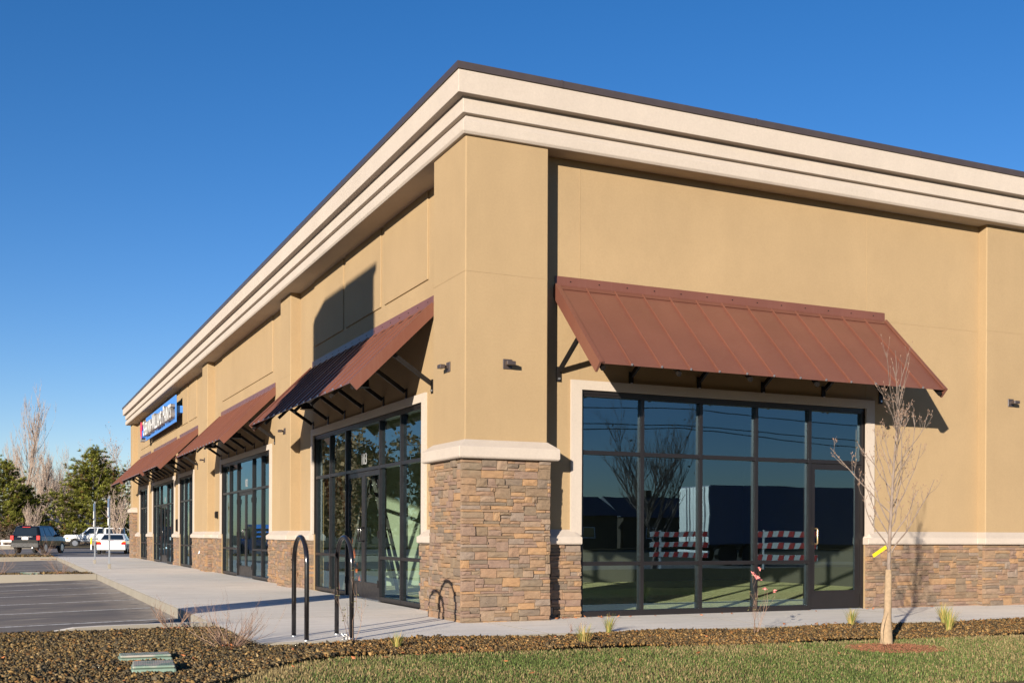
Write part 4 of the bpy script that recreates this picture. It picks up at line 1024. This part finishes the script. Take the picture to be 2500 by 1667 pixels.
SUV = dict(body=[(-2.22,.50,.86,.80),(-2.16,.40,1.06,.86),(-1.9,.34,1.10,.90),(-.6,.32,1.08,.91),(.9,.32,1.07,.91),(1.5,.34,1.04,.90),(2.05,.36,.98,.86),(2.2,.46,.82,.76)],
  cabins=[dict(lo=(-2.13,1.05,.87,1.06), hi=(-1.92,.28,.70,1.66), side=[(.05,.27),(.30,.58),(.62,.92)])], wheel_r=.36, wheels=(-1.32,1.32), track=.91,
  bits=[('rear_bumper','plastic',-2.30,-2.12,-.84,.84,.40,.66),('tail_lamp','lamp_red',-2.235,-2.10,-.90,-.70,.84,1.12),('tail_lamp','lamp_red',-2.235,-2.10,.70,.90,.84,1.12),('number_plate','plate',-2.245,-2.19,-.20,.20,.86,1.02),
  ('brake_light','lamp_red',-2.01,-1.93,-.25,.25,1.62,1.66),('roof_rail','plastic',-1.6,.0,-.66,-.61,1.70,1.75),('roof_rail','plastic',-1.6,.0,.61,.66,1.70,1.75),('mirror','car_black',.55,.72,-1.06,-.88,1.08,1.24),('mirror','car_black',.55,.72,.88,1.06,1.08,1.24),('trim_strip','zinc',-2.225,-2.15,-.45,.45,1.035,1.055),('exhaust','alloy',-2.28,-2.1,-.5,-.43,.33,.40)])
SEDAN = dict(body=[(-2.3,.36,.82,.78),(-2.24,.28,.96,.84),(-1.7,.24,1.0,.87),(-.5,.22,.98,.88),(1.0,.22,.94,.88),(1.8,.26,.86,.84),(2.25,.34,.70,.70)],
  cabins=[dict(lo=(-1.62,1.05,.83,.97), hi=(-.78,.30,.62,1.38), side=[(.16,.48),(.52,.88)])], wheel_r=.31, wheels=(-1.35,1.35), track=.88,
  bits=[('tail_lamp','lamp_red',-2.32,-2.15,-.84,-.58,.66,.82),('tail_lamp','lamp_red',-2.32,-2.15,.58,.84,.66,.82),('indicator','lamp_amber',-2.318,-2.15,-.83,-.64,.825,.90),('indicator','lamp_amber',-2.318,-2.15,.64,.83,.825,.90),('number_plate','plate',-2.33,-2.25,-.17,.17,.52,.66),('rear_bumper','car_white',-2.36,-2.2,-.82,.82,.30,.50),('boot_badge','lamp_red',-2.30,-2.24,-.12,.12,.925,.94),('mirror','car_white',.45,.6,-1.02,-.86,.95,1.08),('mirror','car_white',.45,.6,.86,1.02,.95,1.08)])
PICK = dict(body=[(-2.75,.55,1.18,.88),(-2.7,.50,1.22,.93),(-.6,.48,1.22,.95),(.9,.48,1.20,.95),(1.3,.48,1.16,.94),(2.50,.50,1.13,.91),(2.62,.55,1.06,.88)],
  cabins=[dict(lo=(-.78,1.22,.90,1.19), hi=(-.72,.55,.74,1.80), side=[(.05,.34),(.42,.90)]), dict(lo=(-2.65,-.80,.90,1.20), hi=(-2.55,-.82,.78,1.76), side=[(.06,.94)], windscreen=False)], wheel_r=.38, wheels=(-1.7,1.75), track=.95,
  bits=[('front_bumper','zinc',2.55,2.75,-.88,.88,.50,.70),('headlamp','plate',2.5,2.66,-.86,-.60,.80,.96),('headlamp','plate',2.5,2.66,.60,.86,.80,.96),('marker_lamp','lamp_amber',2.30,2.5,.86,.92,.80,.9),('mirror','plastic',.80,.95,.95,1.14,1.18,1.36),('mirror','plastic',.80,.95,-1.14,-.95,1.18,1.36),('side_trim','plastic',-2.4,2.2,.948,.965,.72,.76),('side_trim','plastic',-2.4,2.2,-.965,-.948,.72,.76)])
vehicle('parked_car', 'dark sport utility car seen from behind at the far left', SUV, 97, 70.5, R_(-22), M['car_black'])
vehicle('pickup_truck', 'white pickup truck seen side on behind the dark car', PICK, 231, 103, R_(94), M['car_white'], 'truck')
vehicle('parked_car', 'white saloon car half hidden behind the far end of the building', SEDAN, 280, 70, R_(-5), M['car_white']).scale = (1, 1, .88)
# ================================================================== far left: trees, fence, houses
TWMIN = 0.011
def bare_tree(name, px, D, H, label, style, seed, loc=None, mat='paletwig', leaves=0, leafcol=(.20,.10,.04), leafsize=.16, group='bare trees beyond the car park', low=0.0, spread=.35):
    x, y = loc if loc else ground_at(px, D); r = empty(name, (x, y, -0.2)); rnd = random.Random(seed); tk, br, buds = MB(), MB(), []
    if style == 'poplar':
        pts = [(rnd.gauss(0,.12)*k, rnd.gauss(0,.12)*k, H*.9*k/6) for k in range(7)]; tk.tube(pts, [.22*(1-.12*k) for k in range(7)], 7, cap=False)
        for k in range(80):
            k = k*94/79; z = H*(.06+.80*(k/94)); a = rnd.uniform(0,6.28); i = min(int(z/(H*.15)), 5); c = Vector(pts[i]).lerp(Vector(pts[i+1]), z/(H*.15)-i)
            L = H*.36*(1-.38*(k/94))*rnd.uniform(.6,1.1); twigs(br, c, (math.cos(a)*.95, math.sin(a)*.95, 1.5), L, .045*(1-.4*k/94), 2, rnd, buds, .75, .55, 5, (3,5), .5, .08)
    else:
        pts = [(rnd.gauss(0,.08)*k, rnd.gauss(0,.08)*k, H*.42*k/3) for k in range(4)]; tk.tube(pts, [H*.02*(1-.2*k) for k in range(4)], 7, cap=False)
        nb = {'round': 44, 'small': 20, 'leafy': 22}[style]
        for k in range(nb):
            z = H*(.14+.30*(k/nb)); a = k*2.4+rnd.uniform(-.5,.5); t = z/(H*.14); i = min(int(t), 2); c = Vector(pts[i]).lerp(Vector(pts[i+1]), min(1,t-i))
            s = {'round': 1.1, 'small': .5, 'leafy': .8}[style]
            twigs(br, c, (math.cos(a)*s, math.sin(a)*s, 1.0), H*.42*rnd.uniform(.7,1.1), H*.006, 3 if style != 'small' else 2, rnd, buds, .45, .6, 4, (3,5), .56, .1)
    tk.build('trunk', M['bark'], r, recalc=False)
    # keep far twigs thick enough to be seen
    br.build('branches', M[mat], r, recalc=False)
    if leaves:
        B = np.array([q[:] for q, d in buds]); n = leaves; P = B[rng.integers(0, len(B), n)] + rng.normal(0, spread, (n,3)); P[:,2] *= np.where(rng.random(n) < low, rng.uniform(.15,1,n), 1); R3 = rand_rot(n)
        q = np.array([(-.5,-.4,0),(.5,-.4,0),(.5,.4,0),(-.5,.4,0)])*leafsize; V = np.einsum('nij,kj->nki', R3, q)*rng.uniform(.5,1.3,(n,1,1)) + P[:,None]
        c = np.array(leafcol)*rng.uniform(.5,1.5,(n,1)); link('leaves', big_mesh('leaves', V.reshape(-1,3), (np.arange(n)[:,None]*4+np.arange(4)).astype(int), M['leaf'], np.repeat(c,4,0)), r)
    return tag(r, label, 'tree', group)
bare_tree('poplar_tree', 76, 130, 15.8, 'tall bare poplar rising above the pines', 'poplar', 1)
bare_tree('poplar_tree', 43, 140, 11.0, 'thin bare poplar left of the tall one', 'poplar', 2)
bare_tree('poplar_tree', 100, 125, 9.5, 'lower bare tree right of the tall poplar', 'poplar', 3)
bare_tree('bare_tree', 150, 135, 10.6, 'round bare tree between the poplar and the big pine', 'round', 4)
bare_tree('bare_tree', 174, 150, 11.6, 'round bare tree partly behind the left side of the big pine', 'round', 14)
bare_tree('bare_tree', 290, 125, 11.6, 'bare tree with a few orange leaves behind the building end', 'leafy', 5, leaves=2600, leafcol=(.36,.19,.10), leafsize=.09, spread=.14)
bare_tree('bare_tree', 288, 84, 4.6, 'small pale bare tree beside the far stone pier', 'small', 6)
bare_tree('bare_tree', 78, 96, 4.2, 'small bare tree directly behind the dark car', 'small', 7)
M['needles'] = tint_mat('pine_needles', 0.7, 0.3)
def pine(px, D, H, R0, label, seed, nclump=1700):
    x, y = ground_at(px, D); r = empty('pine_tree', (x, y, -0.2)); g = np.random.default_rng(seed); rnd = random.Random(seed)
    tk = MB(); tk.tube([(0,0,0),(0.05,0,H*.4),(0,.05,H*.95)], [.26,.17,.03], 8, cap=False); tk.build('trunk', M['bark'], r, recalc=False)
    br = MB(); C_ = []
    lev = 15
    for l in range(lev):
        zf = .07+.90*l/(lev-1); nb = 7 if l < 10 else 5
        for k in range(nb):
            a = 2*math.pi*(k+rnd.random()*.7)/nb + l*.7; prof = (1-zf**1.55)**.75*(.80+.42*rnd.random()); L = max(.5, R0*prof); up = .12+.75*zf+rnd.uniform(-.1,.15)
            p0 = Vector((0,0,H*zf*.96)); d = Vector((math.cos(a), math.sin(a), up)).normalized(); p1 = p0+d*L
            br.tube([p0, p0.lerp(p1,.5)+Vector((0,0,-.05*L)), p1], [.05*(1.2-zf), .03, .012], 4, cap=False)
            m = max(3, int(nclump/(lev*6.5)*L/R0*1.35))
            for q in range(m):
                t = .25+.78*(q+rnd.random())/m; s = .10+.22*t
                C_.append((*(p0+d*L*t+Vector((rnd.gauss(0,s)*L*.42, rnd.gauss(0,s)*L*.42, abs(rnd.gauss(0,.25))))), t))
    br.build('branches', M['bark'], r, recalc=False); C_ = np.array(C_); n = len(C_); nn = 34
    th = g.uniform(0,2*np.pi,(n,nn)); el = np.arcsin(g.uniform(-.15,1,(n,nn))); ln = g.uniform(.22,.40,(n,nn))
    d = np.stack([np.cos(th)*np.cos(el), np.sin(th)*np.cos(el), np.sin(el)],-1); s = np.stack([-np.sin(th), np.cos(th), g.uniform(-.5,.5,(n,nn))],-1)
    b = C_[:,None,:3] + d*.03; tip = C_[:,None,:3]+d*ln[...,None]; wv = s*.034
    V = np.stack([b-wv, b+wv, tip], 2).reshape(-1,3); F = np.arange(len(V)).reshape(-1,3)
    base = np.array([.25,.255,.05])*g.uniform(.5,1.4,(n,1)); base[g.random(n) < .06] = (.24,.14,.05)
    c = np.repeat(base, nn*3, 0)
    link('crown', big_mesh('crown', V, F, M['needles'], c), r)
    return tag(r, label, 'tree', 'pine trees beyond the car park')
pine(230, 113, 9.9, 4.8, 'big bushy green pine behind the white pickup', 11, 3200)
pine(8, 110, 8.5, 3.9, 'green pine at the left edge of the picture', 12, 2200)
pine(62, 112, 5.8, 2.6, 'small dark pine below the tall poplar', 13, 1300)
# fence, houses, rails, scrub
fx0, fy0 = ground_at(-60, 125); fx1, fy1 = ground_at(330, 125)
fn = empty('timber_fence', (fx0, fy0, -0.1), math.atan2(fy1-fy0, fx1-fx0)); tag(fn, 'low dark timber fence with a pale top rail behind the pickup', 'fence')
FL = math.hypot(fx1-fx0, fy1-fy0); M['old_wood'] = bark('old_fence_wood', (0.05,0.04,0.032), (0.11,0.085,0.065), 6)
m = MB()
for k in range(int(FL/.16)): m.box(k*.16, k*.16+.145, -.012, .012, .02, 1.12+.03*math.sin(k*1.7))
m.build('boards', M['old_wood'], fn); 
for k in range(int(FL/2.4)+1): MB().box(k*2.4-.05, k*2.4+.05, .013, .11, 0, 1.2).build('fence_post', M['old_wood'], fn)
MB().box(0, FL, -.05, -.013, 1.16, 1.25).build('top_rail', M['white'], fn)
def house(px, D, w, d, h, rh, rz, label, wall, roof, seed, loc=None):
    x, y = loc or ground_at(px, D); r = empty('house', (x, y, -0.15), rz)
    MB().box(-w/2, w/2, -d/2, d/2, 0, h).build('wall', wall, r)
    m = MB(); m.add([(-w/2-.4,-d/2-.4,h-.1),(w/2+.4,-d/2-.4,h-.1),(w/2+.4,d/2+.4,h-.1),(-w/2-.4,d/2+.4,h-.1),(-w/2-.4,0,h+rh),(w/2+.4,0,h+rh)], [(0,1,5,4),(2,3,4,5),(0,4,3),(1,2,5),(3,2,1,0)]); rf = m.build('roof', roof, r)
    MB().box(w*.2,w*.2+.6,-.3,.3,h+rh*.4,h+rh+.7).build('chimney', M['old_wood'], rf)
    for k in (-.3, .05, .32):
        f = MB().box(w*k-.6, w*k+.6, -d/2-.05, -d/2-.004, 1.0, 2.1).build('window', M['white'], r); MB().box(w*k-.52, w*k+.52, -d/2-.06, -d/2-.051, 1.08, 2.02).build('pane', M['carglass'], f)
    MB().box(-w*.15-.45,-w*.15+.45,-d/2-.05,-d/2-.003,0,2.0).build('door', M['old_wood'], r)
    return tag(r, label, 'house', 'houses beyond the trees')
M['roof_grey'] = paint('grey_blue_shingle', (0.075, 0.085, 0.11), 0.8, noise=0.2, scale=3); M['siding'] = paint('white_siding', (0.62, 0.58, 0.52), 0.7)
house(120, 165, 11, 8, 2.9, 2.3, R_(28), 'pale house with grey roof glimpsed between the pines', M['siding'], M['roof_grey'], 1)
house(0, 150, 12, 8, 2.4, 1.8, R_(10), 'low house with blue grey roof at the left edge behind the pine', M['siding'], M['roof_grey'], 2)
house(250, 170, 13, 8, 2.7, 2.2, R_(15), 'pale house mostly hidden behind the big pine', M['siding'], M['roof_grey'], 3)
def rail(px, D, L, z, label):
    x, y = ground_at(px, D); r = empty('barrier_rail', (x, y, -.1), view_angle(px)-math.pi/2)
    MB().box(-L/2, L/2, -.07, .07, z, z+.20).build('beam', M['white'], r, bevel=0.015)
    for s in (-.42, .42): MB().box(s*L-.07, s*L+.07, .071, .19, 0, z+.16).build('post', M['white'], r)
    return tag(r, label, 'barrier', 'white barrier rails at the edge of the car park')
rail(26, 97, 1.6, .42, 'upper white barrier rail left of the dark car'); rail(16, 93, 1.15, .02, 'lower white barrier rail left of the dark car')
x, y = ground_at(223, 86); b = empty('marker_post', (x, y, za(x,y)), 0); MB().disc((0,0,0), .055, 12, 'z', .42).build('base', M['white'], b); MB().disc((0,0,.42), .056, 12, 'z', .55).build('top', M['tag_yellow'], b)
tag(b, 'small white post with yellow top in front of the pickup', 'marker post')
def scrub(px, D, w, h, n, label, col, seed):
    x, y = ground_at(px, D); r = empty('scrub', (x, y, -.15), view_angle(px)-math.pi/2); mb = MB(); rnd = random.Random(seed); buds = []
    for k in range(n):
        a = rnd.uniform(0, 6.28); twigs(mb, (rnd.uniform(-w/2,w/2), rnd.uniform(-.8,.8), 0), (math.cos(a)*.6, math.sin(a)*.6, 1), h*rnd.uniform(.5,1), .02, 2, rnd, buds, .25, .6, 3, (3,5), .6, .15)
    mb.build('stems', M['bark'], r, recalc=False); B = np.array([q[:] for q, d in buds]); m = n*60; P = B[rng.integers(0,len(B),m)]+rng.normal(0,.12,(m,3)); R3 = rand_rot(m)
    q = np.array([(-.5,-.35,0),(.5,-.35,0),(.5,.35,0),(-.5,.35,0)])*.11; V = np.einsum('nij,kj->nki', R3, q)+P[:,None]; c = np.array(col)*rng.uniform(.4,1.5,(m,1))
    link('leaves', big_mesh('leaves', V.reshape(-1,3), np.arange(m*4).reshape(-1,4), M['leaf'], np.repeat(c,4,0)), r)
    return tag(r, label, 'bushes', 'scrubby bushes along the back of the car park')
scrub(12, 106, 4.4, 1.9, 26, 'brown winter bushes at the left edge behind the white rails', (.15,.085,.045), 31)
scrub(60, 104, 4.0, 1.6, 22, 'dark bushes behind the dark car', (.05,.045,.025), 32)
scrub(130, 118, 5.0, 1.5, 24, 'dark low bushes below the big pine', (.045,.042,.022), 33)
scrub(262, 119, 5.0, 1.9, 24, 'dark bushes behind the white saloon car', (.055,.045,.025), 34)

# ================================================================== things out of view that the photograph shows by shadow or reflection
sx, sy = SUN.x/abs(SUN.x), SUN.y/abs(SUN.x); t = 9.36
pl = empty('pylon_sign', (-9.0, 6.52+sy*t, -0.05), math.pi/2); tag(pl, 'tall post sign left of the view whose shadow falls on the wall', 'sign')
dz = SUN.z/abs(SUN.x)*t
MB().box(-.42,.42,-.2,.2,0,2.7+dz).build('post', M['coping'], pl)
c = MB(); prof = [(2.24,2.55),(-1.49,2.55),(-1.49,5.40),(-1.62,5.40),(-1.62,5.55),(1.60,5.55),(2.24,5.35)]
c.loft([[(p, -.15, z+dz+.05) for p, z in prof], [(p, .15, z+dz+.05) for p, z in prof]]); c.build('cabinet', M['coping'], pl)
for s, yy in ((-1,-.165),(1,.151)): MB().box(-1.3,2.0,yy,yy+.014,2.75+dz,5.3+dz).build('face_panel', M['siding'], pl)
MB().box(-.6,.6,-.45,.45,-.1,.25).build('footing', M['kerb'], pl)
# reflected in the front window: trailer, striped barriers, tree, cables
tl = empty('box_trailer', (24.5, -30.5, -0.28)); tag(tl, 'long box trailer on the road, seen only reflected in the front window', 'trailer')
M['trailer'] = paint('trailer_skin', (0.50, 0.49, 0.47), 0.35, 0.3); M['trailer_shaded'] = paint('trailer_shaded', (0.10, 0.12, 0.20), 0.5)  # dark blue puts the shade on the box into its colour; doors keep the lit tone
MB().box(0.02, 14, -1.27, 1.27, 1.0, 3.75).build('box_body', M['trailer_shaded'], tl)
for y0, y1 in ((-1.26,-.01),(.01,1.26)):
    dd = MB().box(-.05, .018, y0, y1, 1.05, 3.7).build('rear_door', M['trailer'], tl)
    for q in (.3, .42): MB().tube([(-.08, y0+(y1-y0)*q*2*.9, 1.05),(-.08, y0+(y1-y0)*q*2*.9, 3.7)], .02, 6).build('lock_bar', M['zinc'], dd)
MB().box(-.10, .0, -1.25, 1.25, .55, .70).build('bumper_bar', M['white'], tl)
for xx in (1.2, 2.5):
    for s in (-1, 1): MB().disc((xx, s*1.0-(.28 if s > 0 else 0), .5), .5, 20, 'y', .28).build('wheel', M['tyre'], tl)
for yy in (-1.0,-.8,.8,1.0): MB().box(-.13,-.10,yy-.07,yy+.07,.85,.98).build('tail_lamp', M['lamp_red'], tl)
MB().box(11.5,12.5,-.9,-.7,-0,1.0).build('landing_leg', M['steel_dark'], tl)
M['red'] = paint('barrier_red', (0.60, 0.03, 0.03), 0.5)
def barricade(x, y, rz, label):
    r = empty('road_barricade', (x, y, -.28), rz)
    for s in (-.8, .8): MB().box(s-.04, s+.04, -.03, .03, 0, 1.6).box(s-.04, s+.04, -.5, .5, 0, .05).build('upright', M['white'], r)
    for z in (.55, .95, 1.35):
        bd = MB().box(-1.2,1.2,-.06,-.032,z,z+.2).build('board', M['white'], r)
        for k in range(6):
            a = -1.15+.4*k; m = MB(); m.add([(a,-.064,z+.004),(a+.2,-.064,z+.004),(a+.2-.12,-.064,z+.196),(a-.12 if k else a-.04,-.064,z+.196)], [(0,1,2,3)]); st = prism(MB(), [(a,.034-.066,z+.004),(a+.2,.034-.066,z+.004),(a+.1,.034-.066,z+.196),(a-.05,.034-.066,z+.196)][::-1], .0); 
            MB().add([(a,-.066,z+.004),(a+.2,-.066,z+.004),(a+.12,-.066,z+.196),(a-.05,-.066,z+.196),(a,-.061,z+.004),(a+.2,-.061,z+.004),(a+.12,-.061,z+.196),(a-.05,-.061,z+.196)], [(0,1,2,3),(7,6,5,4),(0,4,5,1),(2,6,7,3),(1,5,6,2),(0,3,7,4)]).build('stripe', M['red'], bd)
    return tag(r, label, 'barricade', 'striped road barricades')
barricade(18.9, -16.8, R_(245), 'red and white striped barricade reflected in the fourth pane of the front window')
barricade(18.4, -22.5, R_(235), 'red and white striped barricade reflected in the second pane of the front window')
TWMIN = 0.005
bare_tree('bare_tree', 0, 0, 6.2, 'bare tree across the road, seen reflected in the front window', 'leafy', 41, loc=(18.2, -24.0), mat='bark', leaves=60, leafcol=(.10,.06,.03), leafsize=.08, group=None)
cb = MB()
for k, (z0, sag, yy) in enumerate(((5.6,.35,-24.5),(5.5,.6,-24.6),(6.3,.4,-24.7))):
    cb.tube([(x, yy, z0-sag*math.sin(math.pi*((x+10)%30)/30)) for x in np.linspace(-10, 80, 46)], .018, 5, cap=False)
cb.build('cable', M['steel_dark']); cbo = bpy.data.objects['cable']; tag(cbo, 'overhead cables across the road, seen reflected in the front window', 'cable')
for x, lb in ((-10,'left of the lawn'),(50,'beyond the trailer'),(80,'farthest along the road')):
    tag(MB().tube([(x,-24.6,-.3),(x,-24.6,7.5)], [.16,.11], 10).box(x-.05,x+.05,-25.4,-23.8,6.6,6.75).build('utility_pole', M['bark']), 'timber utility pole across the road, '+lb, 'pole', 'utility poles across the road')
flat('far_field', [(-80,-34.2),(-80,-120),(160,-120),(160,-34.2)], -0.29, M['dirt'])
for k, (hx, hy, hw, lb) in enumerate(((40,-82,15,'leftmost'),(60,-86,17,'middle'),(82,-80,20,'rightmost'))): house(0, 0, hw, 9, 3.2, 1.8+.3*k, math.pi+.1*k, 'dark low building far across the road, '+lb+' of three in the window reflection', M['old_wood'], M['roof_grey'], 7+k, (hx, hy))
# reflected in the left windows: brown trees, a blue truck
base_t = [bare_tree('roadside_tree', 0, 0, 12.5, 'brown leaved tree in the row beyond the car park, seen reflected in the side windows', 'leafy', 50+k, loc=(-38-9*k, 128-4*k), mat='bark', leaves=9000, leafcol=(.34,.20,.10), leafsize=.42, low=.45, group='brown trees reflected in the side windows') for k in range(2)]
spots = [(-30,122,1.0),(-27.5,130,.45),(-46,118,1.05),(-52,130,.95),(-20,142,.38),(-58,124,1.0),(-65,132,1.1),(-34,140,.95),(-14,150,.36),(-10.5,160,.36)]
for k, (x, y, s) in enumerate(spots):
    src = base_t[k % 2]; o = src.copy(); COL.objects.link(o); o.location = (x, y, -.2); o.rotation_euler = (0,0,k*1.3); o.scale = (s,s,s)
    for chd in src.children: c2 = chd.copy(); COL.objects.link(c2); c2.parent = o
tk = empty('flatbed_truck', (-8.2, 52, za(-8.2,52)), R_(80)); tag(tk, 'blue flatbed truck with timber sides, seen reflected in the door marked 102', 'truck')
MB().box(1.2,3.0,-.95,.95,.45,1.1).build('bonnet', M['car_blue'], tk, bevel=.08); cbn = MB().box(.2,1.6,-.95,.95,1.1,1.95).box(.2,1.4,-.94,.94,.45,1.1).build('cab', M['car_blue'], tk, bevel=.04)
MB().box(.4,1.35,-.965,.965,1.2,1.8).build('side_window', M['carglass'], cbn); MB().box(-3.2,.1,-1.05,1.05,.75,.95).build('bed', M['car_blue'], tk)
for s in (-1, 1):
    for z in (1.05,1.3,1.55): MB().box(-3.2,.1,s*1.03-.02,s*1.03+.02,z,z+.16).build('timber_rail', M['wood'], tk)
    for xx in (-3.0,-1.6,-.1): MB().box(xx-.04,xx+.04,s*.99-.02,s*.99+.02,.95,1.75).build('stake', M['wood'], tk)
    for xx in (-2.2,2.1): MB().disc((xx, s*.95-(.22 if s > 0 else 0), .42), .42, 20, 'y', .22).build('wheel', M['tyre'], tk)
# inside the corner unit
def ladder(x, y, rz, label, mat):
    r = empty('step_ladder', (x, y, 0), rz)
    for s in (-1, 1):
        MB().bar((s*.30,-.55,-.012),(s*.17,0,2.3),.03,.07,(0,1,0)).build('stile', mat, r); MB().bar((s*.30,.55,-.012),(s*.17,.06,2.3),.025,.05,(0,1,0)).build('rear_leg', mat, r)
    for k in range(7): z = .3*(k+1); w = .30-.13*z/2.3; yy = -.55*(1-z/2.3); MB().box(-w, w, yy-.04, yy+.04, z-.015, z+.015).build('tread', M['zinc'], r)
    MB().box(-.2,.2,-.08,.14,2.3,2.34).build('top_cap', mat, r)
    return tag(r, label, 'ladder', 'step ladders inside the corner shop')
M['orange'] = paint('orange_fibreglass', (0.55, 0.11, 0.03), 0.6)
ladder(0.95, 9.55, R_(25), 'orange step ladder inside the window beside door 103', M['orange']); ladder(1.55, 8.6, R_(60), 'dark step ladder standing inside door 103', M['steel_dark'])
bpy.context.view_layer.update()
